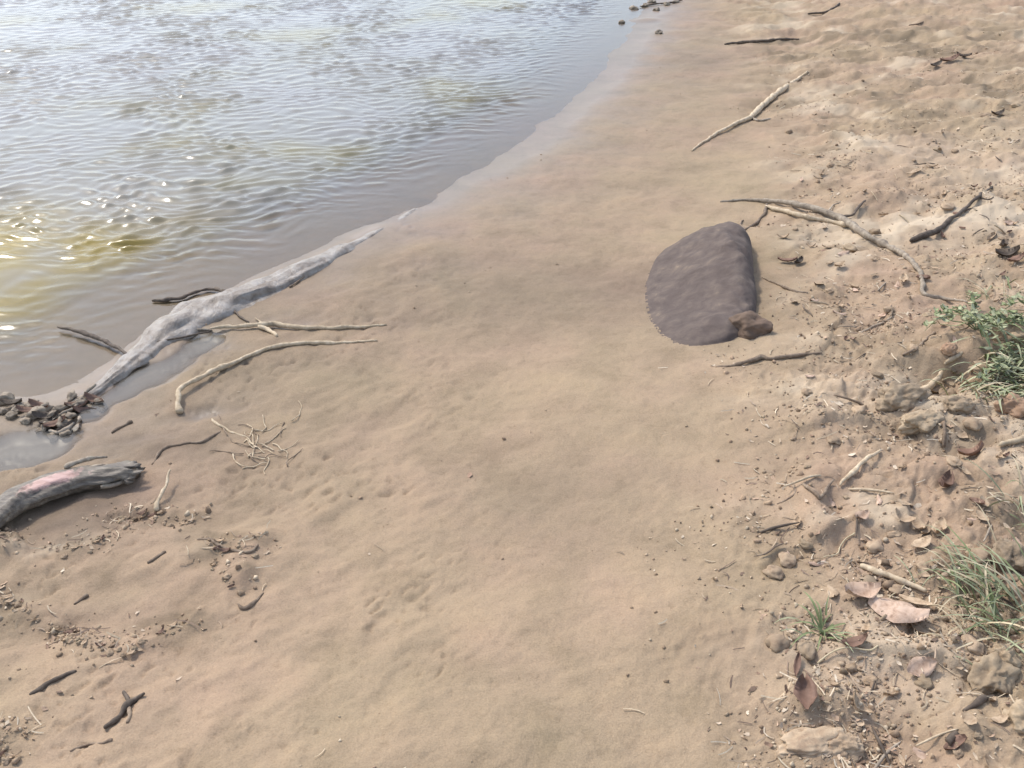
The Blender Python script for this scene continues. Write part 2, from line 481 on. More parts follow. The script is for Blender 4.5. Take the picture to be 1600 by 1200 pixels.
def fattr(me, name, vals):
    a = me.attributes.new(name, 'FLOAT', 'POINT')
    a.data.foreach_set('value', np.asarray(vals, np.float32).reshape(-1))

def catmull(pts, sub=6):
    P_ = [pts[0] * 2 - pts[1]] + list(pts) + [pts[-1] * 2 - pts[-2]]
    out = []
    for i in range(1, len(P_) - 2):
        a, b, c, d = P_[i - 1], P_[i], P_[i + 1], P_[i + 2]
        for k in range(sub):
            t = k / sub
            out.append(0.5 * ((2 * b) + (c - a) * t + (2 * a - 5 * b + 4 * c - d) * t * t + (3 * b - a - 3 * c + d) * t ** 3))
    out.append(P_[-2])
    return out

def tube_mesh(name, pts, radii, origin, seg=8, sub=6, knobby=0.16, wig=0.0, seed=0):
    """tapering bent stick through pts (world)"""
    pts = [Vector(p) for p in pts]
    n0 = len(pts)
    path = catmull(pts, sub)
    N = len(path)
    verts, faces = [], []
    up = Vector((0, 0, 1))
    for i, p in enumerate(path):
        t = i / (N - 1) * (n0 - 1)
        k = min(int(t), n0 - 2); f = t - k
        r = radii[k] * (1 - f) + radii[k + 1] * f
        r *= 1 + knobby * mnoise.noise(p * 45 + Vector((seed, 0, 0))) * 1.6
        if i in (0, N - 1): r *= 0.7
        r *= 1 + 0.35 * max(0, mnoise.noise(p * 17 + Vector((seed, 3, 0))) - .25) * 3 * min(1, r / .004)
        tan = (path[min(i + 1, N - 1)] - path[max(i - 1, 0)]).normalized()
        side = tan.cross(up)
        if side.length < 1e-4: side = Vector((1, 0, 0))
        side.normalize()
        nor = side.cross(tan).normalized()
        q = p + wig * (side * mnoise.noise(p * 28 + Vector((9 + seed, 0, 0))) + nor * 0.4 * mnoise.noise(p * 28 + Vector((0, 5 + seed, 0))))
        for s in range(seg):
            a = 2 * math.pi * s / seg
            rr = r * (1 + 0.12 * mnoise.noise(Vector((s * 1.7, i * 0.5, seed))))
            verts.append(q + side * (math.cos(a) * rr) + nor * (math.sin(a) * rr) - origin)
    for i in range(N - 1):
        for s in range(seg):
            s2 = (s + 1) % seg
            faces.append((i * seg + s, i * seg + s2, (i + 1) * seg + s2, (i + 1) * seg + s))
    faces.append(tuple(range(seg - 1, -1, -1)))
    faces.append(tuple((N - 1) * seg + s for s in range(seg)))
    return mesh(name, verts, faces)

def px_path(pp, radii, lifts=None):
    out = []
    for i, (u, v) in enumerate(pp):
        li = 0.0 if lifts is None else lifts[i]
        out.append(P(u, v) + Vector((0, 0, radii[i] * 0.5 + li * 0.65)))
    return out

_seed = [0]
def stick(name, pp, radii, m, label=None, cat='stick', group=None, lifts=None, parent=None, origin=None, wig=0.006):
    _seed[0] += 1
    if isinstance(radii, (int, float)): radii = [radii] * len(pp)
    elif len(radii) == 2: radii = list(np.linspace(radii[0], radii[1], len(pp)))
    pts = px_path(pp, radii, lifts)
    org = origin if origin is not None else P(*pp[len(pp) // 2])
    radii = [k * 1.12 for k in radii]
    me = tube_mesh(name, pts, radii, org, 8, 8, 0.26, wig, _seed[0] * 3.1)
    if parent is not None: return link(name, me, M[m], parent)
    return tag(link(name, me, M[m], None, org), label, cat, group)

def ico(sub):
    t = (1 + 5 ** .5) / 2
    v = [Vector(p).normalized() for p in [(-1, t, 0), (1, t, 0), (-1, -t, 0), (1, -t, 0), (0, -1, t), (0, 1, t), (0, -1, -t), (0, 1, -t), (t, 0, -1), (t, 0, 1), (-t, 0, -1), (-t, 0, 1)]]
    f = [(0, 11, 5), (0, 5, 1), (0, 1, 7), (0, 7, 10), (0, 10, 11), (1, 5, 9), (5, 11, 4), (11, 10, 2), (10, 7, 6), (7, 1, 8), (3, 9, 4), (3, 4, 2), (3, 2, 6), (3, 6, 8), (3, 8, 9), (4, 9, 5), (2, 4, 11), (6, 2, 10), (8, 6, 7), (9, 8, 1)]
    for _ in range(sub):
        cache, nf = {}, []
        def mid(a, b):
            k = (min(a, b), max(a, b))
            if k not in cache:
                v.append(((v[a] + v[b]) / 2).normalized()); cache[k] = len(v) - 1
            return cache[k]
        for a, b, c in f:
            ab, bc, ca = mid(a, b), mid(b, c), mid(c, a)
            nf += [(a, ab, ca), (b, bc, ab), (c, ca, bc), (ab, bc, ca)]
        f = nf
    return v, f

def rock_mesh(name, sx, sy, sz, seed, sub=3, rough=0.25, facet=0.0):
    v, f = ico(sub)
    out = []
    off = Vector((seed * 3.7, seed * 1.3, seed * 7.1))
    for p in v:
        k = 1 + rough * mnoise.noise(p * 1.3 + off) * 1.4 + rough * 0.5 * mnoise.noise(p * 3.1 + off) + rough * 0.25 * mnoise.noise(p * 7 + off)
        if facet:
            k -= facet * abs(mnoise.noise(p * 2.2 - off))
        q = p * k
        out.append(Vector((q.x * sx, q.y * sy, q.z * sz)))
    return mesh(name, out, f)

def leaf_mesh(name, L, W, curl=0.3, cup=0.3, seed=0, ns=8, nw=4, thick=0.0006, ragged=0.12):
    """lanceolate leaf lying along +X, curled, with a raised midrib and real thickness"""
    v, f = [], []
    for i in range(ns + 1):
        t = i / ns
        w = W * 0.5 * (math.sin(math.pi * min(1, t * 0.92 + 0.06)) ** 0.75) * (1 + ragged * mnoise.noise(Vector((t * 6, seed, 0))))
        for j in range(nw + 1):
            s = j / nw * 2 - 1
            x = L * (t - 0.5)
            y = w * s * (1 + ragged * mnoise.noise(Vector((t * 5, s * 2, seed + 4))))
            z = cup * W * 0.5 * (s * s) + curl * L * 0.5 * (2 * t - 1) ** 2 + 0.10 * W * mnoise.noise(Vector((t * 3, s * 2, seed))) + (0.03 * W if abs(s) < 0.1 else 0)
            v.append(Vector((x, y, z)))
    n = len(v)
    v += [p - Vector((0, 0, thick)) for p in v[:n]]
    c = nw + 1
    for i in range(ns):
        for j in range(nw):
            a = i * c + j
            f.append((a, a + 1, a + c + 1, a + c)[::-1])
            f.append((n + a, n + a + 1, n + a + c + 1, n + a + c))
    edge = [i * c for i in range(ns + 1)]
    for a, b in zip(edge, edge[1:]): f.append((a, b, n + b, n + a)[::-1])
    edge = [i * c + nw for i in range(ns + 1)]
    for a, b in zip(edge, edge[1:]): f.append((a, b, n + b, n + a))
    return mesh(name, v, f)

def lay(o, p, yaw, tilt=(0, 0), lift=0.0):
    o.location = (p.x, p.y, p.z + lift)
    e = 0.03
    nx = (gz(p.x + e, p.y) - gz(p.x - e, p.y)) / (2 * e); ny = (gz(p.x, p.y + e) - gz(p.x, p.y - e)) / (2 * e)
    n = Vector((-nx, -ny, 1)).normalized()
    q = Vector((0, 0, 1)).rotation_difference(n)
    o.rotation_mode = 'QUATERNION'
    from mathutils import Euler
    o.rotation_quaternion = q @ Euler((tilt[0], tilt[1], yaw)).to_quaternion()

# ------------------------------------------------------------------ the ground sheet
def axis_rows():
    near = np.linspace(-60, -2, 14)[:-1]
    a = np.linspace(-2, 0.6, 60)[:-1]
    t = np.linspace(0, 1, 680)
    b = 0.6 * (13.0 / 0.6) ** t
    c = 13.0 * (150 / 13.0) ** np.linspace(0, 1, 50)[1:]
    return np.concatenate([near, a, b, c])

def axis_cols(n=700):
    core = np.linspace(-0.80, 0.80, n)
    e = 0.80 * (60 / 0.80) ** np.linspace(0, 1, 40)[1:]
    return np.concatenate([-e[::-1], core, e])

rows, cols = axis_rows(), axis_cols()
ye = np.maximum(rows, 0.75) ** 0.95 + 0.15
X = np.minimum(np.maximum(cols[None, :] * ye[:, None], -160), 160)
Y = np.repeat(rows[:, None], len(cols), 1)
Z, D, RO, LP, DE, PA, LE = terrain(X, Y, True)
me, used = grid_mesh('river_bank', X, Y, Z)
def ground_z(x, y):
    """height of the ground mesh itself (bilinear in its own grid)"""
    x = np.asarray(x, float); y = np.asarray(y, float)
    i = np.clip(np.searchsorted(rows, y) - 1, 0, len(rows) - 2)
    fy = np.clip((y - rows[i]) / (rows[i + 1] - rows[i]), 0, 1)
    def at(k):
        c = x / ye[k]
        j = np.clip(np.searchsorted(cols, c) - 1, 0, len(cols) - 2)
        f = np.clip((c - cols[j]) / (cols[j + 1] - cols[j]), 0, 1)
        return Z[k, j] * (1 - f) + Z[k, j + 1] * f
    return at(i) * (1 - fy) + at(i + 1) * fy
fl = lambda a: a.reshape(-1)[used]
wet = np.clip(np.exp(-np.maximum(Z, 0) / 0.028) * (1 - 0.75 * RO), 0, 1)
wet = np.where(Z < 0, 1.0, wet)
def blob(px, rx, ry, z=0.05):
    bx, by = flat(px[0], px[1], z)
    q = ((X - bx + 0.05 * fbm(X * 5, Y * 5, 5, 2)) / rx) ** 2 + ((Y - by + 0.05 * fbm(X * 5, Y * 5, 6, 2)) / ry) ** 2
    return np.exp(-np.minimum(q, 40))
damp = 0.50 * blob((860, 810), .30, .26) + 0.34 * blob((900, 480), .55, .40) + 0.30 * blob((1060, 470), .40, .30) + 0.26 * blob((750, 430), .5, .4) + 0.25 * blob((860, 1180), .35, .18)
damp = damp + 0.85 * blob((110, 800), .24, .12) + 0.45 * blob((250, 690), .25, .12) + 0.35 * blob((1090, 90), .35, .30) + 0.3 * blob((60, 960), .18, .06) + 0.25 * blob((450, 560), .35, .16)
wet = np.clip(wet + damp + 0.30 * DE, 0, 1)
shine = np.clip(np.exp(-np.maximum(Z, 0) / 0.012) * (1 - RO) + 0.8 * np.exp(-np.maximum(D, 0) / 0.30) * sst(-.9, .4, X) * (1 - RO) - 0.10 * LP, 0, 1)
shine = np.maximum(shine, 0.3 * LP)
shine = np.clip(shine + 0.18 * damp, 0, 1)
nz = fbm(X * 2.2 + 3, Y * 2.6, 101, 4, 0.6)
loam = RO * np.clip(sst(0.15, 0.75, nz) * 0.50 + 0.5 * (blob((1298, 840), .05, .07) + blob((1490, 760), .12, .05) + blob((1590, 660), .15, .06) + blob((1260, 410), .10, .04)), 0, 0.85)
pale = RO * np.clip(sst(0.10, 0.75, fbm(X * 2.0 - 5, Y * 2.3, 111, 4, 0.6)) * 0.55 + 0.55 * blob((1500, 410), .28, .20) + 0.35 * blob((1560, 330), .25, .2) + 0.4 * blob((1290, 690), .2, .15) + .5 * blob((1350, 1085), .2, .07) + .4 * blob((1290, 1160), .2, .08) + .3 * blob((1450, 270), .5, .3), 0, 0.8)
silt = 0.45 * np.clip(LP * 1.25, 0, 1) * sst(-0.004, 0.006, Z) * (0.6 + 0.4 * sst(-.3, .3, fbm(X * 9, Y * 9, 181, 3)))
wet = wet * (1 - 0.75 * silt)
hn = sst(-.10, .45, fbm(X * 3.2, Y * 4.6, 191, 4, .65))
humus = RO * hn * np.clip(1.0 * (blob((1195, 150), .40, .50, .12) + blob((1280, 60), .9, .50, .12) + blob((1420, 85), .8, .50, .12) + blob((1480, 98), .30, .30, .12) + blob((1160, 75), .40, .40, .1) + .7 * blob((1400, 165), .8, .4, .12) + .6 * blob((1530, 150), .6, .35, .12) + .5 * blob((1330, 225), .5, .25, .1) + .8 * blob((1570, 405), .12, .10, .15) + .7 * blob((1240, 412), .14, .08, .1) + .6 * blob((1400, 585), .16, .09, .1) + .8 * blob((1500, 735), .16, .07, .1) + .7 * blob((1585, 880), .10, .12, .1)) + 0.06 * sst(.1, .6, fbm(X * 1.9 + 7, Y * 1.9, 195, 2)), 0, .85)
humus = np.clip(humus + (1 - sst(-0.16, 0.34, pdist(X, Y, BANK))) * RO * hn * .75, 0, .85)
for nm, vals in (('silt', silt), ('humus', humus), ('wet', wet), ('rough', RO), ('shine', shine), ('loam', loam), ('pale', pale)):
    fattr(me, nm, fl(vals))
gr = link('river_bank', me, M['ground'])
gr['kind'] = 'structure'

# ------------------------------------------------------------------ the water sheet
wrow = np.concatenate([np.linspace(-6, 1.2, 40)[:-1], 1.2 * (13.0 / 1.2) ** np.linspace(0, 1, 1050), 13.0 * (150 / 13.0) ** np.linspace(0, 1, 40)[1:]])
wcol = np.concatenate([-(0.75 * (60 / 0.75) ** np.linspace(0, 1, 36)[1:])[::-1], np.linspace(-0.75, 0.32, 560), 0.32 * (60 / 0.32) ** np.linspace(0, 1, 36)[1:]])
wye = np.maximum(wrow, 0.75) ** 0.95 + 0.15
Xw = np.clip(wcol[None, :] * wye[:, None], -160, 160)
Yw = np.repeat(wrow[:, None], len(wcol), 1)
Zg = ground_z(Xw, Yw); Dw = fields(Xw, Yw)[0]
wz = np.zeros_like(Xw)
wr = np.random.default_rng(5)
warp = 0.10 * fbm(Xw * 1.6, Yw * 1.6, 131, 2)
warpx = 0.10 * fbm(Xw * 1.6 + 9, Yw * 1.6, 133, 2)
for i in range(60):
    lam = 0.042 * (0.135 / 0.042) ** wr.random()
    ang = R(90 + 9 + wr.normal(0, 21))
    if i % 9 == 0: ang += R(45)
    k = 2 * math.pi / lam
    ph = wr.random() * 6.28
    wz += lam ** 0.95 * np.sin(k * ((Xw + warpx) * math.cos(ang) + (Yw + warp) * math.sin(ang)) + ph)
sl_rms = np.std(wz)
wz /= sl_rms
wz = np.where(wz > 0, wz ** 1.25, -np.abs(wz) ** 0.85)
env = sst(-0.04, -0.75, Dw) * (0.45 + 0.75 * sst(-0.35, 0.4, fbm(Xw * 1.1 + 2, Yw * 0.8, 141, 2)))
env = 0.02 * sst(0.02, -0.06, Dw) + env
fade = 1 / (1 + (np.maximum(Yw - 12, 0) / 3) ** 2)
WZ = 0.0028 * wz * env * fade
keep = (Zg < 0.012) & (Dw < 0.55)
me, used = grid_mesh('river_water', Xw, Yw, WZ, keep)
bx, by = flat(10, 430); bx2, by2 = flat(150, 400)
q_ = np.minimum(((Xw - bx) / .8) ** 2 + ((Yw - by) / .65) ** 2, ((Xw - bx2) / .5) ** 2 + ((Yw - by2) / .35) ** 2)
fattr(me, 'olive', np.clip(np.exp(-np.minimum(q_, 30)) * (1 + .6 * fbm(Xw * 3, Yw * 3, 151, 3)), 0, 1).reshape(-1)[used])
fattr(me, 'depth', np.maximum(0, WZ - Zg).reshape(-1)[used])
wa = link('river_water', me, M['water'])
wa['kind'] = 'structure'

# ------------------------------------------------------------------ driftwood, lump
def driftwood():
    """blunt broken piece of wood lying on the wet sand: lofted ridged sections along its axis"""
    axis = [(-34, 846), (-4, 822), (34, 796), (78, 778), (124, 764), (168, 756), (200, 750), (216, 748)]
    half = [.026, .036, .042, .044, .043, .041, .039, .032]
    hi = [.020, .042, .054, .056, .052, .046, .042, .034]
    org = P(90, 800)
    pth = catmull([P(u, v) for u, v in axis], 7)
    N = len(pth); sec = 36
    verts, faces, bare = [], [], []
    for i, p in enumerate(pth):
        t = i / (N - 1) * (len(axis) - 1); k = min(int(t), len(axis) - 2); f = t - k
        w = half[k] * (1 - f) + half[k + 1] * f; h = hi[k] * (1 - f) + hi[k + 1] * f
        tan = (pth[min(i + 1, N - 1)] - pth[max(i - 1, 0)]).normalized()
        side = tan.cross(Vector((0, 0, 1))).normalized()
        u_ = i / (N - 1)
        for s in range(sec):
            a = 2 * math.pi * s / sec
            c, sn = math.cos(a), math.sin(a)
            kk = 1 + 0.15 * mnoise.noise(Vector((c * 1.2, sn * 1.2, u_ * 4))) + 0.26 * mnoise.noise(Vector((c * 4.2, sn * 4.2, u_ * 3.5))) + .11 * mnoise.noise(Vector((c * 11, sn * 11, u_ * 14)))
            if u_ > .55: kk += (u_ - .45) * .9 * mnoise.noise(Vector((c * 4, sn * 4, u_ * 9)))
            q = p + side * (w * c * kk) + Vector((0, 0, 1)) * (.004 + h * 0.50 + h * 0.52 * sn * kk) + tan * (.055 * mnoise.noise(Vector((c * 3.2, sn * 3.2, 7))) * max(0, (u_ - .72) / .28))
            verts.append(q - org)
            da = abs((a - R(75) + math.pi) % (2 * math.pi) - math.pi)
            bare.append(math.exp(-((u_ - .45) / .17) ** 2) * math.exp(-(da / .50) ** 2))
    for i in range(N - 1):
        for s in range(sec):
            s2 = (s + 1) % sec
            faces.append((i * sec + s, i * sec + s2, (i + 1) * sec + s2, (i + 1) * sec + s))
    faces.append(tuple(range(sec - 1, -1, -1))); faces.append(tuple((N - 1) * sec + s for s in range(sec)))
    root = empty('driftwood', org, 'blunt grey driftwood with a pink bared patch, by the left edge', 'driftwood')
    me = mesh('driftwood_body', verts, faces)
    fattr(me, 'bare', bare)
    link('body', me, M['drift'], root)
    for j, (pp, li) in enumerate([([(108, 756), (140, 742), (172, 730)], [.075, .075, .05]), ([(120, 764), (160, 748), (208, 742)], [.07, .06, .03]), ([(160, 772), (192, 764), (216, 742)], [.03, .03, .03])]):
        stick('splinter', pp, [.006, .003], 'grey_wood', lifts=li, parent=root, origin=org)
driftwood()

def sunken_log():
    """long grey log lying along the waterline, half sunk in the mud"""
    axis = [(112, 632), (150, 607), (188, 578), (222, 550), (262, 518), (310, 490), (360, 470), (410, 452), (470, 424), (530, 392), (596, 356), (650, 326)]
    rad = [.016, .024, .030, .044, .074, .096, .090, .074, .060, .050, .040, .026]
    org = P(310, 490)
    base = [P(u, v) for u, v in axis]
    pth = catmull([Vector((p.x, p.y, 0)) for p in base], 14)
    N = len(pth); sec = 40
    verts, faces = [], []
    for i, p in enumerate(pth):
        t = i / (N - 1) * (len(axis) - 1); k = min(int(t), len(axis) - 2); f = t - k
        w = rad[k] * (1 - f) + rad[k + 1] * f
        w *= 1 + .22 * mnoise.noise(p * 7) + .16 * mnoise.noise(p * 19)
        tan = (pth[min(i + 1, N - 1)] - pth[max(i - 1, 0)]).normalized()
        side = tan.cross(Vector((0, 0, 1))).normalized()
        for s in range(sec):
            a = 2 * math.pi * s / sec
            c, sn = math.cos(a), math.sin(a)
            L_ = i * .045
            kk = 1 + .16 * mnoise.noise(Vector((c * 1.4, sn * 1.4, L_))) + .26 * mnoise.noise(Vector((c * 4.5, sn * 4.5, L_ * 1.1))) + .14 * mnoise.noise(Vector((c * 9, sn * 9, L_ * 3)))
            verts.append(p + side * (w * 1.05 * c * kk) + Vector((0, 0, -w * (.20 + .55 * max(0, i / (N - 1) - .72) / .28) + .004 + .35 * gz(p.x, p.y) + w * .60 * sn * kk + .010 * mnoise.noise(p * 6 + Vector((3, 1, 0))))) - org)
    for i in range(N - 1):
        for s in range(sec):
            s2 = (s + 1) % sec
            faces.append((i * sec + s, i * sec + s2, (i + 1) * sec + s2, (i + 1) * sec + s))
    faces.append(tuple(range(sec - 1, -1, -1))); faces.append(tuple((N - 1) * sec + s for s in range(sec)))
    o = link('sunken_log', mesh('sunken_log', verts, faces), M['sunk'], None, org)
    tag(o, 'long pale grey log half sunk in mud along the left waterline', 'log')
sunken_log()

def lump():
    c = P(1092, 462)
    root = empty('dark_lump', c, 'smooth dark slate-grey lump half sunk in sand, beside the forked branch', 'lump')
    # outline on the ground, clockwise from the top left (photo pixels), heights follow a low pillow
    out = [(1010, 440), (1030, 398), (1075, 376), (1120, 368), (1160, 374), (1174, 398), (1177, 440), (1182, 470), (1176, 505), (1150, 528), (1095, 540), (1045, 528), (1015, 490)]
    ring = [P(u, v) for u, v in out]
    ring = catmull(ring + [ring[0]], 12)[:-1]
    n = len(ring); verts, faces = [], []
    cen = sum(ring, Vector()) / n
    steps = [(1.03, -.02)] + [(k, .140 * math.sqrt(max(0, 1 - min(1, k) ** 2.4))) for k in (1.0, .985, .96, .93, .89, .84, .78, .71, .63, .54, .44, .33, .21, .08)]
    st2 = []
    for (k0, h0), (k1, h1) in zip(steps, steps[1:]):
        st2 += [(k0, h0), ((k0 + k1) / 2, (h0 + h1) / 2)]
    steps = st2 + [steps[-1]]
    for k, h in steps:
        for i, p in enumerate(ring):
            q = cen + (p - cen) * k
            rise = min(1, max(0, (q.x - cen.x + .24) / .40)); low = 1.05 * rise * rise * (3 - 2 * rise) * (1 - .30 * min(1, max(0, (cen.y - q.y) / .25)))        # sinks away to the left
            fold = 0.016 * mnoise.noise(Vector((q.x * 9, q.y * 5, 2))) + 0.012 * mnoise.noise(Vector((q.x * 22 + q.y * 9, q.y * 12, 5))) + 0.006 * mnoise.noise(Vector((q.x * 38, q.y * 30, 8)))
            crease = -0.006 * math.exp(-((q.y - cen.y + 0.02 - 0.25 * (q.x - cen.x)) / 0.022) ** 2) * (1 if k < .97 else 0)
            z = gz(q.x, q.y) + (.012 if k < .99 else 0) * (1 - rise) * min(1, (1 - k) * 6) + h * low + (1.5 * fold + crease) * (1 if h > .02 else 0.2) * rise * rise
            verts.append(Vector((q.x, q.y, z)) - c)
    m = len(steps)
    for a in range(m - 1):
        for i in range(n):
            j = (i + 1) % n
            faces.append((a * n + i, (a + 1) * n + i, (a + 1) * n + j, a * n + j))
    faces.append(tuple((m - 1) * n + i for i in range(n - 1, -1, -1)))
    body = link('body', mesh('lump_body', verts, faces), M['lump'], root)
    k = link('knob', rock_mesh('lump_knob', .062, .058, .042, 4, 4, 0.24), M['knob'], root)
    p = P(1180, 518); k.location = p - c + Vector((-.014, .012, .012))
    k['label'] = 'rounded reddish brown knob at the lower right corner'
lump()

# ------------------------------------------------------------------ sticks on the left
def branch(name, main, label, cat='branch', subs=(), group=None):
    pp, rad, m, lifts = main
    org = P(*pp[len(pp) // 2])
    root = empty(name, org, label, cat, group)
    stick('stem', pp, rad, m, lifts=lifts, parent=root, origin=org)
    for q in subs:
        stick('side_twig', q[0], q[1], q[2], lifts=q[3] if len(q) > 3 else None, parent=root, origin=org)
    return root

branch('forked_stick', ([(330, 517), (372, 515), (412, 513), (430, 512), (469, 515), (520, 515), (556, 513), (604, 508)], [.005, .0065, .0085, .0095, .007, .006, .005, .003], 'pale_wood', [.014, .014, .016, .014, .010, .006, .004, .002]),
       'pale straight stick with a forked knot, reaching the puddle on wet sand', 'stick',
       [([(405, 513), (420, 519), (433, 526)], [.008, .005], 'pale_wood', [.012, .008, .002]), ([(412, 512), (404, 505), (398, 500)], [.004, .002], 'pale_wood', [.012, .012, .010])])
stick('bent_stick', [(281, 648), (280, 634), (282, 620), (296, 607), (318, 595), (345, 580), (380, 563), (425, 545), (470, 538), (530, 537), (590, 533)], [.0075, .0075, .0072, .007, .007, .0075, .007, .0065, .006, .005, .003], 'pale_wood',
      'pale bent stick with a hooked end pointing at the viewer on damp sand', 'stick', lifts=[.006, .018, .026, .026, .020, .012, .006, .004, .003, .002, .0])
stick('reed_and_ripple_edge', [(205, 558), (222, 540), (250, 518), (290, 515), (332, 518)], [.0022, .0032], 'grey_wood', 'thin grey reed lying on the shiny mud lip by the puddle', 'reed', lifts=[.004] * 5)
stick('reed_and_ripple_edge', [(212, 546), (250, 537), (290, 530), (330, 520)], [.002, .003], 'dark_wood', 'thin dark ripple edge built as a rod across the puddle below the grey reed', 'reed', lifts=[.010, .012, .012, .010])  # added dark rod drawing the edge of a ripple, not a reed
stick('curved_twig', [(358, 468), (364, 482), (374, 496), (390, 505)], [.004, .003], 'dark_wood', 'short dark curved twig across the mud lip above the pale stick', 'twig', lifts=[.004] * 4)
stick('waterside_twig', [(238, 474), (262, 472), (288, 468), (312, 459), (336, 456), (360, 462), (384, 466)], [.004, .006, .007, .005, .006, .007, .004], 'dark_wood', 'dark crooked twig lying along the waterline on the mud lip', 'twig', lifts=[.012] * 7, wig=.008)
stick('waterside_twig', [(92, 520), (120, 526), (150, 535), (176, 546), (212, 566)], [.004, .006, .007, .006, .004], 'dark_wood', 'dark sodden twig half under water left of the mud lip', 'twig', lifts=[.03, .03, .028, .024, .012])
stick('curled_twig', [(440, 451), (448, 440), (462, 430), (474, 427), (476, 434), (464, 443), (452, 450)], [.004, .003], 'mid_wood', 'curled looping twig on the mud lip nearest the water', 'twig', lifts=[.004] * 7)
stick('sand_twig', [(174, 677), (190, 669), (206, 660)], [.003, .005], 'mid_wood', 'short brown twig on wet sand above the driftwood', 'twig')
stick('sand_twig', [(238, 726), (248, 710), (264, 699), (292, 694), (320, 689), (345, 675)], [.002, .004, .004, .003, .004, .003], 'mid_wood', 'long thin brown twig below the hooked stick end', 'twig')
stick('dry_stalk', [(271, 750), (262, 768), (252, 785), (243, 800)], [.003, .0045], 'pale_wood', 'pale upright dry stalk right of the driftwood', 'stalk', lifts=[.05, .035, .018, .002])
stick('sand_twig', [(46, 1086), (70, 1074), (95, 1060), (120, 1049)], [.003, .0045, .004, .003], 'dark_wood', 'straight dark twig on the sand near the lower left corner', 'twig')
branch('forked_twig', ([(163, 1137), (180, 1130), (192, 1119), (201, 1104), (212, 1096), (227, 1088)], [.004, .005, .0045, .005, .004, .003], 'dark_wood', [.002, .006, .004, .006, .006, .008]),
       'small dark forked twig on bare sand at the lower left', 'twig', [([(201, 1104), (198, 1094), (193, 1085)], [.004, .003], 'dark_wood', [.004, .006, .010]), ([(203, 1106), (204, 1118), (200, 1130)], [.004, .003], 'mid_wood')])
stick('sand_twig', [(230, 880), (244, 873), (258, 863)], [.003, .004], 'mid_wood', 'short brown twig on the pale sand hump right of driftwood', 'twig')
stick('sand_twig', [(118, 945), (128, 938), (138, 931)], [.003, .004], 'mid_wood', 'short brown twig left of the lower sand dents', 'twig')
stick('curved_twig', [(370, 944), (380, 951), (394, 944), (412, 927)], [.002, .004, .004, .002], 'mid_wood', 'little hook-shaped twig on open sand in the lower left half', 'twig')
stick('sand_twig', [(110, 1175), (135, 1166), (160, 1162), (176, 1156)], [.002, .003], 'mid_wood', 'thin brown twig at the bottom edge of the sand', 'twig')
stick('sand_twig', [(310, 842), (335, 848), (360, 860), (392, 862), (402, 852)], [.003, .004, .003, .004, .003], 'mid_wood', 'crooked brown twig at the end of the sand debris line', 'twig')

# tangle of fine pale roots
org = P(412, 705)
root = empty('root_tangle', org, 'tangle of fine pale rootlets on damp sand below the bent stick', 'roots')
rr = random.Random(3)
for k in range(26):
    u, v = 400 + rr.gauss(0, 26), 700 + rr.gauss(0, 20)
    a = rr.choice([0.5, 0.8, 2.2, 2.6, -0.9]) + rr.gauss(0, 0.5); pp = []
    for j in range(5):
        pp.append((u, v)); a += rr.gauss(0, 0.45); st = rr.uniform(8, 15)
        u += math.cos(a) * st; v -= math.sin(a) * st * 0.7
    stick('rootlet', pp, [.0016, .0009], 'pale_wood' if k % 3 else 'mid_wood', lifts=[rr.uniform(0, .008) for _ in pp], parent=root, origin=org)
stick('rootlet', [(332, 655), (345, 666), (362, 676), (384, 684), (400, 700)], [.003, .002], 'pale_wood', parent=root, origin=org)

# ------------------------------------------------------------------ branches on the right bank
branch('long_branch', ([(1125, 316), (1160, 314), (1200, 318), (1240, 324), (1285, 336), (1322, 352), (1352, 372), (1382, 386), (1412, 402), (1432, 420), (1441, 442), (1443, 462), (1475, 469), (1512, 473)],
       [.004, .005, .009, .011, .012, .013, .012, .010, .009, .008, .007, .007, .006, .003], 'grey_wood', [.0, .004, .012, .016, .016, .012, .010, .010, .008, .006, .006, .004, .004, .002]),
       'longest crooked grey branch on the bank, bent towards the green weed', 'branch',
       [([(1196, 326), (1225, 333), (1258, 341), (1290, 348), (1322, 356)], [.007, .008, .008, .009, .008], 'pale_wood', [.008, .008, .006, .008, .012]),
        ([(1198, 322), (1194, 336), (1182, 350), (1164, 360)], [.006, .005, .006, .004], 'mid_wood', [.010, .006, .004, .002]),
        ([(1165, 360), (1156, 352), (1160, 344)], [.004, .003], 'mid_wood'),
        ([(1312, 343), (1330, 340), (1341, 328), (1351, 318)], [.006, .005, .006, .003], 'dark_wood', [.012, .014, .016, .02]),
        ([(1290, 338), (1300, 326), (1312, 318)], [.004, .002], 'grey_wood', [.014, .012, .01])])
branch('short_branch', ([(1422, 381), (1442, 373), (1466, 363), (1488, 344), (1508, 329), (1530, 308), (1556, 290)], [.008, .009, .009, .007, .006, .005, .003], 'dark_wood', [.010, .012, .014, .010, .008, .006, .004]),
       'short dark branch rising towards the right edge above the litter', 'branch',
       [([(1508, 329), (1518, 326), (1526, 330)], [.004, .002], 'dark_wood'), ([(1530, 308), (1544, 312), (1552, 308)], [.004, .002], 'dark_wood')])
branch('slanting_branch', ([(1080, 236), (1098, 224), (1122, 210), (1148, 197), (1172, 187), (1188, 172), (1204, 158), (1224, 142), (1246, 126), (1262, 112)], [.004, .005, .007, .009, .012, .014, .014, .013, .009, .005], 'pale_wood', [.002, .006, .010, .014, .014, .014, .014, .012, .008, .004]),
       'slanting pale branch near the water high on the sand', 'branch', [([(1172, 186), (1186, 190), (1204, 186)], [.006, .003], 'grey_wood', [.010, .006, .002])])
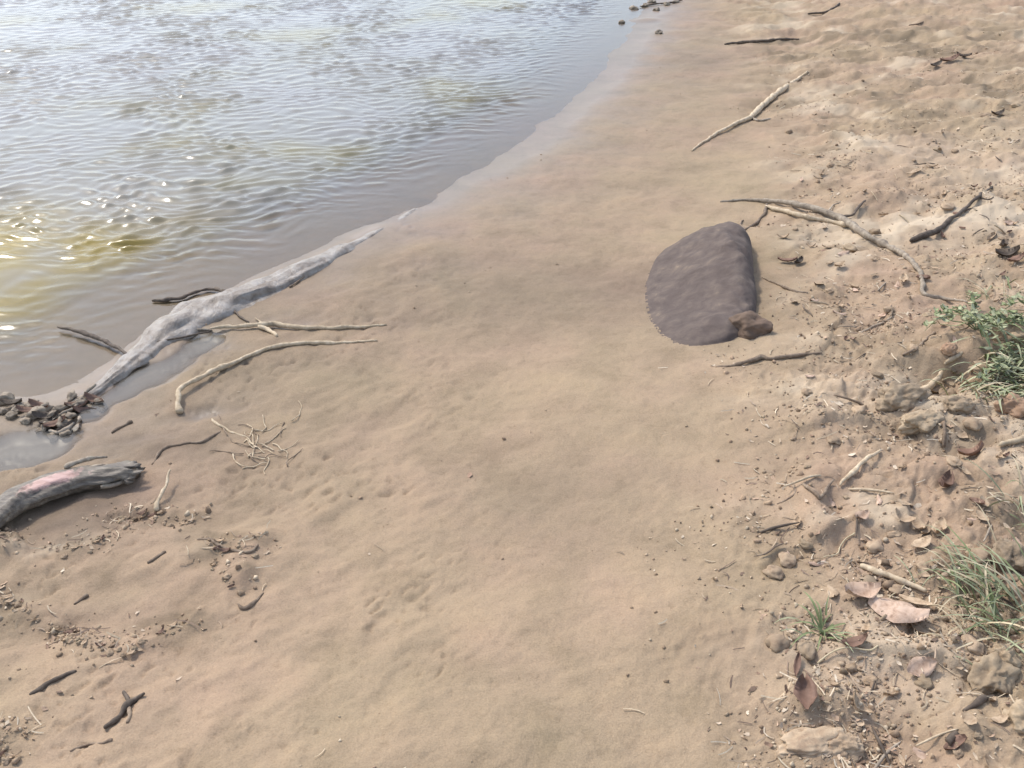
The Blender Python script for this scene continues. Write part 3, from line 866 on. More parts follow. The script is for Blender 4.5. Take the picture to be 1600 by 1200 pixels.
stick('far_twig', [(1132, 70), (1160, 68), (1192, 66), (1222, 63), (1248, 62)], [.006, .009, .009, .008, .005], 'dark_wood', 'dark straight twig lying above the slanting branch', 'twig', lifts=[.004, .008, .008, .006, .004])
stick('far_twig', [(1262, 22), (1288, 20), (1302, 14), (1312, 5)], [.006, .008, .008, .005], 'dark_wood', 'short dark twig at the top edge of the sand', 'twig')
stick('far_twig', [(1420, 40), (1440, 36), (1455, 26)], [.005, .006, .004], 'mid_wood', 'small brown twig left of the dark litter patch at the top', 'twig')
stick('sand_twig', [(1118, 574), (1155, 571), (1186, 561), (1205, 563), (1240, 558), (1284, 553)], [.003, .005, .006, .005, .005, .003], 'mid_wood', 'thin wavy twig on the sand just below the dark lump', 'twig', lifts=[.0, .004, .006, .004, .006, .004])
stick('sand_twig', [(1190, 434), (1215, 445), (1240, 455), (1262, 458)], [.002, .004, .004, .002], 'mid_wood', 'thin brown twig right of the dark lump', 'twig')
stick('bleached_stick', [(1342, 890), (1370, 899), (1396, 908), (1422, 917), (1448, 926)], [.0045, .006, .006, .005, .0035], 'pale_wood', 'straight bleached stick above the large pink leaf', 'stick', lifts=[.010, .010, .010, .008, .004])
stick('bleached_stick', [(1412, 626), (1432, 620), (1450, 612), (1462, 600), (1470, 588)], [.006, .009, .009, .008, .005], 'pale_wood', 'bleached root on the crumbling ledge left of the pale grass', 'root', lifts=[.014, .018, .02, .02, .02])
stick('ledge_root', [(1474, 574), (1490, 566), (1502, 556)], [.005, .006, .004], 'pale_wood', 'small pale root tip beside the round ochre stone', 'root', lifts=[.012, .016, .016])
branch('v_twig', ([(1256, 758), (1268, 770), (1281, 782), (1290, 768), (1302, 756)], [.003, .0035, .004, .0035, .002], 'mid_wood', [.004, .006, .004, .010, .016]), 'V-shaped brown twig on the sand edge above the little scarp', 'twig', [([(1236, 754), (1240, 768), (1230, 780), (1214, 788)], [.003, .002], 'mid_wood')])
stick('pale_straw', [(1312, 762), (1330, 744), (1350, 724), (1374, 706)], [.003, .005, .005, .003], 'pale_wood', 'pale straw slanting on the bank above the little scarp', 'straw', lifts=[.008] * 4)
stick('pale_straw', [(1288, 876), (1306, 866), (1318, 850), (1336, 836)], [.0012, .0018], 'blade_straw', 'pale straw beside the reddish scarp hollow', 'straw', lifts=[.008] * 4)
stick('pale_straw', [(1352, 965), (1380, 947), (1404, 925), (1424, 908)], [.0012, .0018], 'blade_straw', 'pale straw crossing under the bleached stick by the large leaf', 'straw', lifts=[.008] * 4)
stick('arching_straw', [(1276, 1038), (1296, 1026), (1320, 1020), (1356, 1022), (1372, 1010)], [.0012, .0016], 'blade_straw', 'arching pale straw below the small star of grass', 'straw', lifts=[.0, .012, .02, .014, .002], wig=.001)
stick('bank_twig', [(1504, 1112), (1520, 1104), (1536, 1094), (1552, 1088)], [.003, .005, .005, .003], 'dark_wood', 'dark twig below the pale stone near the right edge', 'twig')
stick('bank_twig', [(1480, 1163), (1490, 1156), (1498, 1148)], [.005, .006, .004], 'dark_wood', 'stubby dark twig near the bottom right corner', 'twig')
stick('bank_twig', [(1474, 700), (1476, 686), (1474, 668)], [.004, .004, .003], 'mid_wood', 'upright brown twig below the crumbling ledge', 'twig', lifts=[0, .01, .02])
stick('bank_twig', [(1410, 556), (1430, 546), (1448, 530), (1462, 520)], [.003, .004], 'mid_wood', 'thin brown twig left of the round ochre stone', 'twig')
stick('bank_twig', [(1345, 520), (1372, 508), (1396, 496)], [.003, .004], 'grey_wood', 'grey twig on the sand between long branch and ledge', 'twig')
stick('bank_twig', [(1560, 700), (1580, 696), (1604, 690)], [.005, .006], 'pale_wood', 'pale twig end at the right edge below the grass', 'twig', lifts=[.01, .012, .014])

# ------------------------------------------------------------------ leaves, stones and clods picked out by eye
def leaf(u, v, L, W, yaw, m, label, curl=.25, cup=.35, tilt=(0, 0), lift=.006, group=None, name='dry_leaf', cat='leaf', ns=8):
    _seed[0] += 1
    o = link(name, leaf_mesh(name, L, W, curl, cup, _seed[0] * 2.3, ns), M[m])
    lay(o, P(u, v), yaw, tilt, lift + 0.0)
    return tag(o, label, cat, group)

leaf(1402, 957, .112, .092, R(-32), 'leaf_pink', 'large pale pink dry leaf below the bleached stick', .14, -.25, (R(12), R(-6)), .016, ns=14)
leaf(1346, 934, .075, .050, R(10), 'leaf_pink', 'small curled pinkish leaf left of the large pale leaf', .35, .55, (R(8), 0), .006)
leaf(1430, 948, .070, .018, R(-35), 'leaf_tan', 'narrow tan leaf touching the right side of the large leaf', .1, .4, (0, 0), .012)
leaf(1436, 990, .060, .024, R(-70), 'leaf_tan', 'narrow tan leaf below the large pale leaf', .2, .4)
leaf(1438, 1046, .055, .036, R(15), 'leaf_pink', 'small pink leaf scrap left of the pale stone', .3, .4)
leaf(1258, 1090, .062, .040, R(80), 'leaf_brown', 'reddish brown curled leaf in a hollow below the star of grass', .10, .75, (0, 0), .008)
leaf(1245, 1044, .055, .013, R(70), 'leaf_brown', 'narrow reddish leaf at the sand edge beside the star of grass', .1, .9, (0, R(-6)), .006)
leaf(1440, 855, .050, .030, R(20), 'leaf_tan', 'pale chip of leaf above the bleached stick', .3, .4)
leaf(1468, 832, .050, .034, R(50), 'leaf_tan', 'pale crumpled leaf among the litter left of the dark grass', .4, .6)
leaf(1345, 812, .04, .028, R(30), 'leaf_pink', 'little pinkish leaf chip right of the V-shaped twig', .4, .5)
leaf(1456, 262, .06, .026, R(-55), 'leaf_tan', 'bright narrow leaf chip in the middle of the upper sand', .3, .4)
leaf(1430, 270, .08, .018, R(5), 'leaf_tan', 'long pale leaf chip beside the bright chip on upper sand', .1, .4)
leaf(1558, 182, .07, .04, R(10), 'leaf_dark', 'lone dark curled leaf near the upper right edge', .5, .6)
leaf(1484, 96, .12, .05, R(5), 'leaf_brown', 'brown leaf in the dark patch at the upper right', .3, .5)
leaf(1505, 90, .09, .04, R(-20), 'leaf_dark', 'dark leaf at the right of the upper right patch', .4, .5)
leaf(1462, 104, .09, .04, R(25), 'leaf_dark', 'dark leaf at the left of the upper right patch', .4, .5)
leaf(1575, 402, .075, .045, R(-15), 'leaf_dark', 'black curled leaf in a hollow above the green weed', .5, .7)
leaf(1568, 388, .06, .03, R(60), 'leaf_dark', 'black leaf upper left of the hollow above the green weed', .4, .7)
leaf(1588, 410, .06, .03, R(10), 'leaf_brown', 'brown leaf right of the hollow above the green weed', .4, .7)
leaf(1230, 411, .07, .03, R(-10), 'leaf_brown', 'reddish leaf lying just right of the dark lump', .3, .5)
leaf(1248, 413, .05, .03, R(40), 'leaf_dark', 'dark small leaf next to the reddish leaf by the lump', .4, .6)
leaf(1312, 418, .045, .032, R(20), 'leaf_tan', 'pale leaf chip below the long branch', .3, .5)
leaf(1412, 440, .045, .030, R(70), 'leaf_tan', 'whitish leaf chip in the bend of the long branch', .3, .5)
leaf(1500, 492, .035, .016, R(15), 'leaf_dark', 'black leaf scrap at the top left of the green weed', .3, .5, (0, 0), .02)
leaf(1524, 484, .030, .014, R(15), 'leaf_dark', 'black leaf scrap at the top of the green weed', .3, .5, (0, 0), .02)
leaf(1478, 762, .055, .034, R(50), 'leaf_brown', 'dark reddish leaf in the hollow right of the pale straws', .5, .8)
leaf(1522, 714, .06, .034, R(-20), 'leaf_brown', 'reddish brown leaf in the hollow below the ledge grass', .5, .8)

def rock(name, u, v, sx, sy, sz, m, label, cat='stone', group=None, yaw=0.0, rough=.32, facet=.25, sink=.50, sub=4):
    _seed[0] += 1
    o = link(name, rock_mesh(name, sx, sy, sz, _seed[0] * 1.9, sub, rough, facet), M[m])
    p = P(u, v)
    o.location = p + Vector((0, 0, sz * (1 - 2 * sink) * .9)); o.rotation_euler = (0, 0, yaw)
    return tag(o, label, cat, group)

rock('stone', 1548, 1058, .052, .036, .030, 'stone', 'pale angular stone below the dark grass at the right edge', yaw=R(35), facet=.25)
rock('stone', 1568, 1030, .030, .025, .024, 'stone', 'smaller grey stone touching the pale angular stone', yaw=R(-20), facet=.25)
rock('stone', 1597, 1128, .030, .034, .024, 'stone', 'pale ring-worn stone cut by the right edge at the bottom')
rock('stone', 1482, 549, .022, .022, .020, 'stone_red', 'round ochre stone beside the green weed', sink=.3, rough=.15)
rock('stone', 1440, 660, .060, .035, .026, 'stone', 'flat pale stone below the dark ledge hollow', yaw=R(25), facet=.2)
rock('stone', 1585, 525, .055, .045, .040, 'stone', 'whitish stone right of the green weed', yaw=R(10), facet=.2)
rock('stone', 1572, 880, .030, .042, .030, 'clod_grey', 'upright grey stone behind the dark grass', facet=.2, sink=.15)
rock('clod', 1468, 836, .020, .018, .016, 'clod', 'pale clod among chips above the dark grass', 'clod')
rock('clod', 1412, 622, .07, .045, .038, 'clod_grey', 'long grey clod on the ledge left of the bleached root', 'clod', yaw=R(15), rough=.35)
rock('clod', 1496, 634, .045, .035, .028, 'clod_grey', 'grey clod under the pale hanging grass', 'clod', rough=.35)
rock('clod', 1556, 578, .06, .045, .028, 'clod_grey', 'broad grey clod between the weed and the pale grass', 'clod', rough=.35)
rock('clod', 1586, 640, .05, .04, .035, 'stone_red', 'reddish clod at the right edge below the pale grass', 'clod', rough=.35)
rock('clod', 1270, 1160, .070, .032, .012, 'clod', 'pale crumbly slab of mud at the bottom edge', 'clod', yaw=R(12), rough=.3)
rock('clod', 1315, 1165, .035, .028, .02, 'clod', 'pale crumbly clod right of the mud slab', 'clod', rough=.35)
rock('stone', 1398, 905, .012, .010, .009, 'stone', 'tiny pale stone against the bleached stick', 'stone')

# wet debris at the water's edge on the left
WD = [(8, 628, .028), (30, 640, .024), (18, 652, .020), (48, 634, .020), (58, 650, .026), (70, 642, .018), (40, 660, .018), (84, 652, .020), (96, 640, .022), (72, 668, .020), (98, 664, .022), (110, 652, .016), (122, 634, .018), (140, 640, .020), (156, 632, .020), (112, 622, .018), (130, 626, .014), (86, 682, .018), (104, 680, .016), (62, 674, .013), (160, 640, .016), (2, 645, .02)]
for i, (u, v, s) in enumerate(WD):
    wh = ('upper' if v < 648 else 'lower') + ' ' + ('left' if u < 45 else 'middle' if u < 100 else 'right') + ' part'
    rock('wet_clod', u, v, s * random.uniform(.9, 1.5), s * random.uniform(.7, 1.0), s * random.uniform(.5, .8), 'clod_wet', f"{'big' if s > .019 else 'small'} wet clod in the {wh} of the left waterline debris", 'clod', 'wet clods at the left waterline', random.uniform(0, 3), .4, .25, .25, 2)
for i, (u, v, yw) in enumerate([(20, 636, 10), (62, 640, -20), (90, 668, 30), (110, 672, 25), (120, 640, 35), (148, 630, -15), (82, 662, 60), (132, 648, 20), (44, 648, 0), (70, 656, 15)]):
    leaf(u, v, .065, .026, R(yw + random.uniform(-10, 10)), 'leaf_brown' if i % 3 else 'leaf_dark', f"sodden {'brown' if i % 3 else 'blackish'} leaf in the {'left' if u < 45 else 'middle' if u < 100 else 'right'} part of the left waterline debris", .35, .7, (random.uniform(-.3, .3), random.uniform(-.3, .3)), .010, 'sodden leaves at the left waterline', 'sodden_leaf')
stick('debris_reed', [(78, 678), (92, 682), (108, 676), (122, 664), (126, 656)], [.004, .005], 'grey_wood', 'looped grey reed in the left waterline debris', 'reed', lifts=[.016] * 5)
stick('debris_reed', [(84, 662), (100, 652), (118, 640), (132, 620), (150, 604)], [.003, .004], 'grey_wood', 'grey reed running from the left debris up the mud lip', 'reed', lifts=[.018, .018, .016, .012, .008])

# debris by the far waterline at the top
for i, (u, v) in enumerate([(990, 14), (1008, 10), (1026, 16), (1042, 8), (1056, 4), (1018, 4), (1030, 52), (972, 36)]):
    rock('far_clod', u, v, .035 * random.uniform(.8, 1.5), .03, .018, 'clod_wet', 'dark wet clod at the far waterline by the top edge', 'clod', 'dark clods at the far waterline', random.uniform(0, 3), .4, .2, .3, 2)
stick('far_twig', [(1000, 12), (1025, 8), (1048, 6), (1066, 2)], [.005, .007], 'dark_wood', 'dark wet twig among clods at the far waterline', 'twig', lifts=[.012] * 4)

# ------------------------------------------------------------------ grass and weeds
def blade_mesh(L, W, droop, seed, ns=6):
    v, f = [], []
    for i in range(ns + 1):
        t = i / ns
        x = L * (t - 0.25 * droop * t * t); z = L * (0.9 * t * (1 - droop) + droop * (0.75 * t - 1.05 * t * t))
        w = W * 0.5 * (1 - t) ** 0.6 * (0.55 + 0.45 * min(1, t * 5)) + 0.0002
        tw = 0.5 * mnoise.noise(Vector((seed, t * 2, 0)))
        y0 = 0.12 * L * t * mnoise.noise(Vector((seed, 3, t)))
        v += [Vector((x, y0 - w * math.cos(tw), z + w * .5 - w * math.sin(tw))), Vector((x, y0, z)), Vector((x, y0 + w * math.cos(tw), z + w * .5 + w * math.sin(tw)))]
    for i in range(ns):
        a = i * 3
        f += [(a, a + 1, a + 4, a + 3), (a + 1, a + 2, a + 5, a + 4)]
    return mesh('blade', v, f)

POOL = {}
def tuft(u, v, label, n, L, W, mats, spread, droop=(.3, .8), yaw=(0, 360), elev=(5, 60), seed=1, off=(0, 0, 0)):
    q = random.Random(seed)
    org = P(u, v) + Vector(off)
    root = empty('grass_tuft', org, label, 'grass')
    for k in range(n):
        m = q.choice(mats)
        key = (m, round(L, 3), round(W, 4), k % 6, droop)
        if key not in POOL:
            me = blade_mesh(L, W, q.uniform(*droop), k * 1.7 + seed)
            me.materials.append(M[m]); POOL[key] = me
        o = link('blade', POOL[key], None, root)
        s = q.uniform(.45, 1.1)
        o.scale = (s, s ** .5, s)
        o.location = (q.gauss(0, spread), q.gauss(0, spread), 0)
        wx, wy = org.x + o.location.x, org.y + o.location.y
        o.location.z = gz(wx, wy) - org.z - .004
        o.rotation_euler = (q.uniform(-.3, .3), -R(q.uniform(*elev)) * .35, R(q.uniform(*yaw)))
    return root

tuft(1284, 990, 'small star-shaped tuft of grass at the sand edge', 22, .105, .006, ['blade', 'blade', 'blade_pale'], .008, (.35, .8), (0, 360), (0, 60), 2)
tuft(1590, 965, 'dark green tuft with long blades at the right edge', 80, .20, .006, ['blade', 'blade', 'blade_pale', 'blade_pale', 'blade_straw'], .045, (.4, .85), (60, 300), (-5, 50), 3)
tuft(1520, 920, 'sparse pale grass left of the dark green tuft', 34, .13, .004, ['blade_pale', 'blade_straw', 'blade_pale', 'blade'], .05, (.4, .9), (60, 300), (-5, 40), 4)
tuft(1545, 1005, 'thin straw-coloured grass above the pale angular stone', 22, .11, .004, ['blade_straw', 'blade_pale'], .05, (.5, .9), (100, 300), (-5, 30), 5)
tuft(1556, 612, 'pale green grass hanging over the crumbling ledge', 130, .15, .009, ['blade_pale', 'blade_pale', 'blade_straw', 'weed_pale', 'weed'], .07, (.45, .85), (170, 370), (10, 70), 6)
tuft(1602, 590, 'pale grass cut by the right edge above the ledge', 80, .15, .009, ['blade_pale', 'blade', 'blade_pale'], .06, (.45, .85), (90, 330), (10, 60), 7)
tuft(1582, 470, 'sparse pale grass above the green weed', 34, .12, .005, ['blade_straw', 'blade_pale', 'blade'], .06, (.5, .9), (60, 330), (-5, 40), 8)
tuft(1595, 800, 'sparse grass stalks at the right edge above the dark tuft', 24, .14, .005, ['blade_straw', 'blade', 'blade_pale'], .04, (.4, .8), (60, 300), (10, 60), 9)

def weed(u, v, label, n, size, spread, mats, seed):
    q = random.Random(seed)
    org = P(u, v)
    root = empty('weed', org, label, 'weed')
    stems = []
    for k in range(9):
        a = q.uniform(0, 6.28); ln = q.uniform(.5, 1.2) * spread * 1.5
        p0 = org + Vector((q.gauss(0, .01), q.gauss(0, .01), 0))
        pts = [p0]
        for j in range(1, 5):
            t = j / 4
            x, y = p0.x + math.cos(a) * ln * t, p0.y + math.sin(a) * ln * t
            pts.append(Vector((x, y, gz(x, y) + .010 + .045 * math.sin(t * 2.3) * q.uniform(.6, 1.2))))
        stems.append(pts)
        link('stem', tube_mesh('stem', pts, list(np.linspace(.0022, .001, 5)), org, 5, 3), M['weed'], root)
    pool = [leaf_mesh('weed_leaf', size, size * .45, .2, .5, seed + i, 6, 2, .0004, .05) for i in range(6)]
    pm = []
    for i, me in enumerate(pool):
        me.materials.append(M[mats[i % len(mats)]]); pm.append(me)
    for k in range(n):
        pts = q.choice(stems)
        t = q.uniform(.1, 1) * 3.99
        j = int(t); b = pts[j].lerp(pts[j + 1], t - j)
        o = link('leaf', q.choice(pm), None, root)
        yaw = q.uniform(0, 6.28); s = q.uniform(.5, 1.2)
        o.location = b - org + Vector((math.cos(yaw) * size * .4, math.sin(yaw) * size * .4, .006 + q.uniform(0, .016)))
        o.rotation_euler = (q.uniform(-.6, .6), q.uniform(-.7, .3), yaw)
        o.scale = (s, s, s)
weed(1528, 515, 'bright green leafy weed at the right edge of the bank', 300, .025, .13, ['weed', 'weed_pale', 'weed', 'weed_pale', 'weed', 'weed_pale'], 4)
weed(1560, 572, 'pale green low weed between bright weed and hanging grass', 240, .024, .14, ['weed_pale', 'weed_pale', 'weed'], 5)

# ------------------------------------------------------------------ repeats strewn over the bank
def bank_spots(n, ymin, ymax, power, seed, thr=.35):
    g = np.random.default_rng(seed); out = []
    while len(out) < n:
        y = ymin + (ymax - ymin) * g.random(400) ** power
        x = g.uniform(-.3, 1, 400) * (0.62 * y + .35)
        _, rb, ro = fields(x, y)
        ok = (rb > 0.05) & (ro > thr) & (g.random(400) < ro)
        cl = sst(-.35, .5, fbm(x * 2.1 + 5, y * 2.1, 171, 2))
        ok &= g.random(400) < .25 + .75 * cl
        out += list(zip(x[ok], y[ok]))
    return out[:n]

MARKS = [('the long crooked branch', 1320, 350), ('the short dark branch', 1490, 345), ('the green weed', 1540, 515), ('the dark lump', 1200, 450), ('the crumbling ledge', 1440, 630), ('the large pale pink leaf', 1400, 957),
         ('the dark green tuft', 1570, 930), ('the pale angular stone', 1548, 1058), ('the star of grass', 1284, 990), ('the V-shaped twig', 1280, 775), ('the mud slab at the bottom edge', 1280, 1160), ('the slanting pale branch', 1190, 170),
         ('the dark leaves at the upper right', 1480, 98), ('the bright chips of the upper sand', 1445, 265), ('the dark hollow above the weed', 1575, 400), ('the wavy twig below the lump', 1220, 565), ('the reddish hollow below the ledge', 1490, 760), ('the short twig at the top edge', 1290, 18)]
MARKW = [(nm, P(u, v)) for nm, u, v in MARKS]
def near(x, y):
    return min(MARKW, key=lambda m: (m[1].x - x) ** 2 + (m[1].y - y) ** 2)[0]

lp = [leaf_mesh('scattered_leaf', .040, .017, c, u, 50 + i, 6, 4, .0005, .25) for i, (c, u) in enumerate([(.2, .4), (.5, .7), (.1, .9), (.4, .3), (.6, .5), (.2, -.4)])]
CN = {'leaf_tan': 'tan', 'leaf_pink': 'pinkish', 'leaf_brown': 'brown', 'leaf_dark': 'blackish', 'clod': 'brown', 'clod_grey': 'grey', 'stone': 'pale', 'mid_wood': 'brown', 'dark_wood': 'dark', 'pale_wood': 'pale', 'grey_wood': 'grey'}
MN = {M[k].name: v for k, v in CN.items()}
hue = lambda o: MN[o.data.materials[0].name]
LM = ['leaf_tan', 'leaf_pink', 'leaf_tan', 'leaf_tan', 'leaf_tan', 'leaf_brown']
lpm = []
for i in range(12):
    me = lp[i % 6].copy(); me.materials.append(M[LM[(i * 5 + i // 6) % 6]]); lpm.append(me)
for i, (x, y) in enumerate(bank_spots(170, 1.0, 5.0, 1.25, 21)):
    o = link('scattered_leaf', lpm[i % 12])
    lay(o, Vector((x, y, gz(x, y))), random.uniform(0, 6.28), (random.uniform(-.25, .25), random.uniform(-.25, .25)), .003)
    s = random.uniform(.5, 1.25); o.scale = (s, s * random.uniform(.8, 1.5), s)
    tag(o, f"{'large' if s > 1 else 'middling' if s > .72 else 'little'} {hue(o)} curled leaf scrap near {near(x, y)}", 'leaf', 'leaf scraps strewn on the bank')

cp = []
for i in range(10):
    me = rock_mesh('scattered_clod', .016, .013, .010, 90 + i, 2, .35, .25); me.materials.append(M[['clod', 'clod', 'clod_grey', 'clod', 'stone'][i % 5]]); cp.append(me)
for i, (x, y) in enumerate(bank_spots(170, 1.0, 5.2, 1.2, 22)):
    o = link('scattered_clod', cp[i % 10])
    s = random.choice([.5, .6, .7, .9, 1.2, 1.6]) * random.uniform(.8, 1.2)
    o.location = (x, y, gz(x, y) + .002 * s); o.rotation_euler = (0, 0, random.uniform(0, 6.28)); o.scale = (s, s * random.uniform(.7, 1.2), s * random.uniform(.6, 1))
    tag(o, f"{'large' if s > 1.1 else 'middling' if s > .66 else 'little'} {hue(o)} earth clod near {near(x, y)}", 'clod', 'clods strewn on the bank')

tw = []
for i in range(8):
    a = random.uniform(-.4, .4)
    pts = [Vector((-.035, 0, 0)), Vector((-.012, .006 * a, .003)), Vector((.012, .012 * a + .003, .002)), Vector((.035, .03 * a, 0))]
    me = tube_mesh('scattered_twig', pts, [.0017, .0022, .002, .0011], Vector(), 6, 3, .2, .002, 200 + i)
    me.materials.append(M[['mid_wood', 'dark_wood', 'pale_wood', 'grey_wood'][i % 4]]); tw.append(me)
for i, (x, y) in enumerate(bank_spots(90, 1.0, 5.0, 1.2, 23)):
    o = link('scattered_twig', tw[i % 8])
    lay(o, Vector((x, y, gz(x, y))), random.uniform(0, 6.28), (0, random.uniform(-.15, .15)), .004)
    s = random.uniform(.6, 1.6); o.scale = (s, s, s)
    tag(o, f"{'longer' if s > 1.1 else 'short'} {hue(o)} bit of twig near {near(x, y)}", 'twig', 'twig bits strewn on the bank')

# crumbs in the trodden lines of the damp sand
lines = [[(190, 812), (230, 808), (262, 815), (300, 816)], [(305, 838), (345, 856), (400, 866)], [(0, 932), (40, 955), (85, 985), (130, 1005), (190, 1022)], [(75, 985), (120, 1000)], [(80, 870), (130, 852), (175, 835)], [(0, 1190), (30, 1180)], [(205, 1015), (240, 1012)], [(330, 880), (372, 925)], [(240, 990), (285, 985)]]
g = random.Random(8); i = 0
WH = ['right of the driftwood', 'beside the crooked brown twig', 'in the long debris line at the left edge', 'in the middle of the long left debris line', 'below the driftwood', 'in the lower left corner', 'at the right end of the long left debris line', 'above the hook-shaped twig', 'among the sand dents left of the hook-shaped twig']
for ln, cnt, wh in zip(lines, (26, 12, 30, 12, 14, 8, 8, 9, 6), WH):
    for k in range(cnt):
        t = g.random() * (len(ln) - 1); j = int(t); f = t - j
        u = ln[j][0] * (1 - f) + ln[j + 1][0] * f + g.gauss(0, 5); v = ln[j][1] * (1 - f) + ln[j + 1][1] * f + g.gauss(0, 5)
        p = P(u, v)
        i += 1
        if i % 3:
            o = link('sand_crumb', cp[i % 10]); s = g.choice([.25, .3, .4, .55]); o.location = p + Vector((0, 0, .001)); o.rotation_euler = (0, 0, g.uniform(0, 6)); o.scale = (s, s, s)
            tag(o, f"{hue(o)} {'larger' if s > .35 else 'tiny'} crumb of earth {wh}", 'clod', 'crumbs in the debris lines on the left sand')
        else:
            o = link('sand_leaf_scrap', [m_ for m_ in lpm if m_.materials[0] in (M['leaf_brown'], M['leaf_tan'])][i % 7]); lay(o, p, R(40) + g.gauss(0, .4), (0, 0), .002); s = g.uniform(.3, .7); o.scale = (s, s, s)
            tag(o, f"{hue(o)} {'larger' if s > .5 else 'tiny'} leaf scrap {wh}", 'leaf', 'leaf scraps in the debris lines on the left sand')

# ------------------------------------------------------------------ fine litter nobody could count
def soup(name, V, Fc, cols, m, label, cat):
    me = bpy.data.meshes.new(name)
    nv = V.shape[0] * V.shape[1]; vpn = V.shape[1]
    fk = Fc.shape[1]
    idx = (Fc[None] + (np.arange(V.shape[0]) * vpn)[:, None, None]).reshape(-1)
    me.vertices.add(nv); me.vertices.foreach_set('co', V.reshape(-1).astype(np.float32))
    me.loops.add(len(idx)); me.loops.foreach_set('vertex_index', idx.astype(np.int32))
    me.polygons.add(len(idx) // fk); me.polygons.foreach_set('loop_start', np.arange(0, len(idx), fk, dtype=np.int32))
    me.update(calc_edges=True)
    a = me.attributes.new('tint', 'FLOAT_COLOR', 'POINT')
    c4 = np.ones((nv, 4), np.float32); c4[:, :3] = np.repeat(cols, vpn, 0)
    a.data.foreach_set('color', c4.reshape(-1))
    o = link(name, me, m)
    return tag(o, label, cat, None, 'stuff')

def scatter(n, seed, base, ymin=.7, ymax=7.0):
    g = np.random.default_rng(seed); xs, ys = [], []
    tot = 0
    while tot < n:
        y = ymin * (ymax / ymin) ** g.random(20000)
        x = g.uniform(-.9, 1, 20000) * (.66 * y + .4)
        d, rb, ro = fields(x, y)
        cl = sst(-.3, .55, fbm(x * 2.4 + 5, y * 2.4, 171, 3))
        pr = np.where(d > .12, np.maximum(ro * (.12 + .88 * cl), base * sst(.2, .6, cl)), 0)
        ok = g.random(20000) < pr
        xs.append(x[ok]); ys.append(y[ok]); tot += ok.sum()
    x, y = np.concatenate(xs)[:n], np.concatenate(ys)[:n]
    return x, y, ground_z(x, y)

def palette(n, g, cols, jit=.15):
    c = np.array(cols)[g.integers(0, len(cols), n)]
    return np.clip(c * (1 + jit * g.standard_normal((n, 1))), .01, .9)

def rots(n, g, tilt):
    yaw = g.uniform(0, 2 * math.pi, n); a = g.normal(0, tilt, n); b = g.normal(0, tilt, n)
    cy, sy = np.cos(yaw), np.sin(yaw)
    Rz = np.zeros((n, 3, 3)); Rz[:, 0, 0] = cy; Rz[:, 0, 1] = -sy; Rz[:, 1, 0] = sy; Rz[:, 1, 1] = cy; Rz[:, 2, 2] = 1
    Rx = np.zeros((n, 3, 3)); Rx[:, 0, 0] = 1; Rx[:, 1, 1] = np.cos(a); Rx[:, 1, 2] = -np.sin(a); Rx[:, 2, 1] = np.sin(a); Rx[:, 2, 2] = np.cos(a)
    Ry = np.zeros((n, 3, 3)); Ry[:, 1, 1] = 1; Ry[:, 0, 0] = np.cos(b); Ry[:, 0, 2] = np.sin(b); Ry[:, 2, 0] = -np.sin(b); Ry[:, 2, 2] = np.cos(b)
    return Rz @ Rx @ Ry

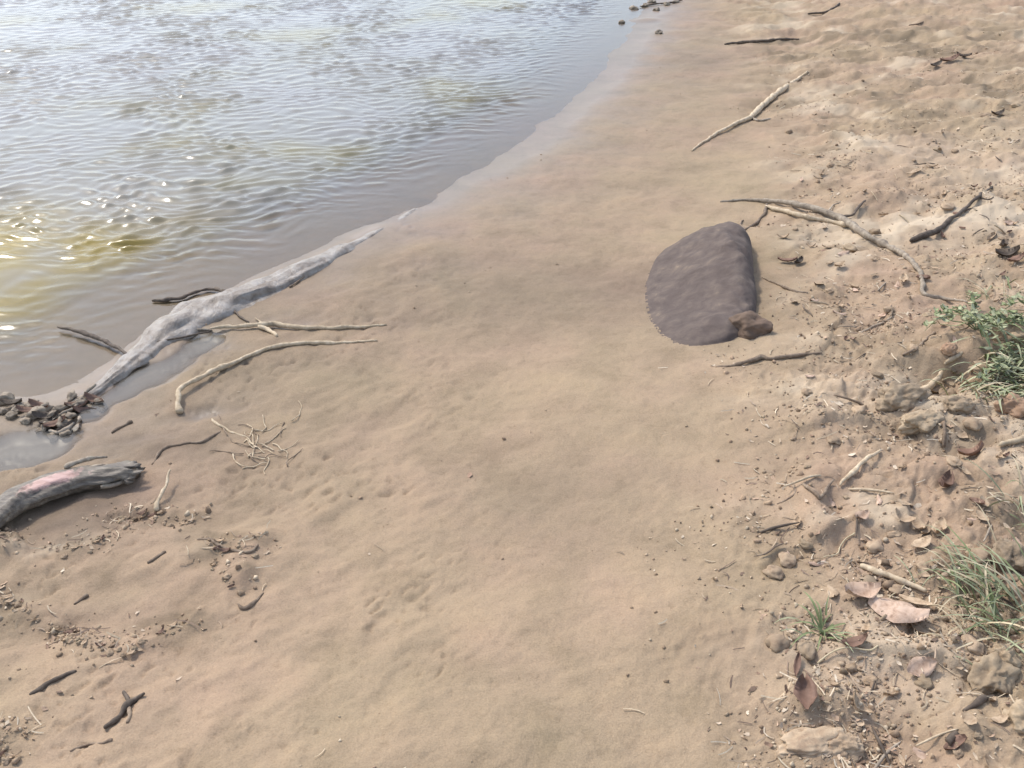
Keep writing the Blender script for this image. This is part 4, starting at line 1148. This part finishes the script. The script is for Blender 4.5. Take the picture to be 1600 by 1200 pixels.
iv, if_ = ico(0)
IV = np.array([tuple(p) for p in iv]); IF = np.array(if_)
n = 15000; g = np.random.default_rng(31)
x, y, z = scatter(n, 32, .010)
sz = .0014 * np.exp(g.normal(.35, .55, n)).clip(.5, 6)
V = IV[None] * (1 + .3 * g.standard_normal((n, 12, 1))) * sz[:, None, None] * g.uniform(.6, 1.3, (n, 1, 3))
V = np.einsum('nij,nkj->nki', rots(n, g, .6), V) + np.stack([x, y, z + sz * .3], -1)[:, None]
soup('soil_crumbs', V, IF, palette(n, g, [(.36, .27, .18), (.30, .215, .14), (.41, .31, .21), (.48, .385, .27), (.27, .19, .125), (.34, .24, .16)]), M['crumb'], 'fine soil crumbs covering the bank', 'soil')

n = 4200
x, y, z = scatter(n, 34, .003)
g = np.random.default_rng(35)
L = .010 * np.exp(g.normal(0, .45, n)); W = L * g.uniform(.22, .6, n)
tpl = np.array([(-.5, -.25, .10), (-.5, .25, .12), (-.15, -.5, .02), (-.15, .5, .06), (.2, -.45, 0), (.2, .45, .04), (.5, -.12, .16), (.5, .12, .14)])
V = tpl[None] * np.stack([L, W, L * g.uniform(.3, 1.6, n)], -1)[:, None] + .06 * L[:, None, None] * g.standard_normal((n, 8, 3))
V = np.einsum('nij,nkj->nki', rots(n, g, .22), V) + np.stack([x, y, z + .0015], -1)[:, None]
soup('leaf_fragments', V, np.array([(0, 2, 3, 1), (2, 4, 5, 3), (4, 6, 7, 5)]), palette(n, g, [(.44, .335, .23), (.50, .39, .28), (.40, .28, .19), (.24, .155, .105), (.17, .115, .08), (.56, .46, .34), (.36, .25, .17)]), M['litter'], 'tiny fragments of dry leaves littering the bank', 'litter')

n = 2600
x, y, z = scatter(n, 36, .004)
g = np.random.default_rng(37)
L = .030 * np.exp(g.normal(0, .4, n)); W = .0011 * np.exp(g.normal(0, .25, n)); bend = g.normal(0, .12, n) * L
t = np.array([-.5, -.17, .17, .5])
V = np.zeros((n, 8, 3))
for k in range(4):
    for s_ in (0, 1):
        V[:, k * 2 + s_, 0] = L * t[k]
        V[:, k * 2 + s_, 1] = W * (s_ - .5) * 2 * (1 - .5 * abs(t[k])) + bend * (4 * t[k] ** 2)
        V[:, k * 2 + s_, 2] = (.0012 if s_ else 0) + .001
V = np.einsum('nij,nkj->nki', rots(n, g, .10), V) + np.stack([x, y, z + .002], -1)[:, None]
soup('straw_bits', V, np.array([(0, 2, 3, 1), (2, 4, 5, 3), (4, 6, 7, 5)]), palette(n, g, [(.50, .41, .29), (.56, .47, .35), (.36, .27, .19), (.20, .14, .10), (.44, .35, .24)]), M['litter'], 'fine broken straw littering the bank', 'straw')
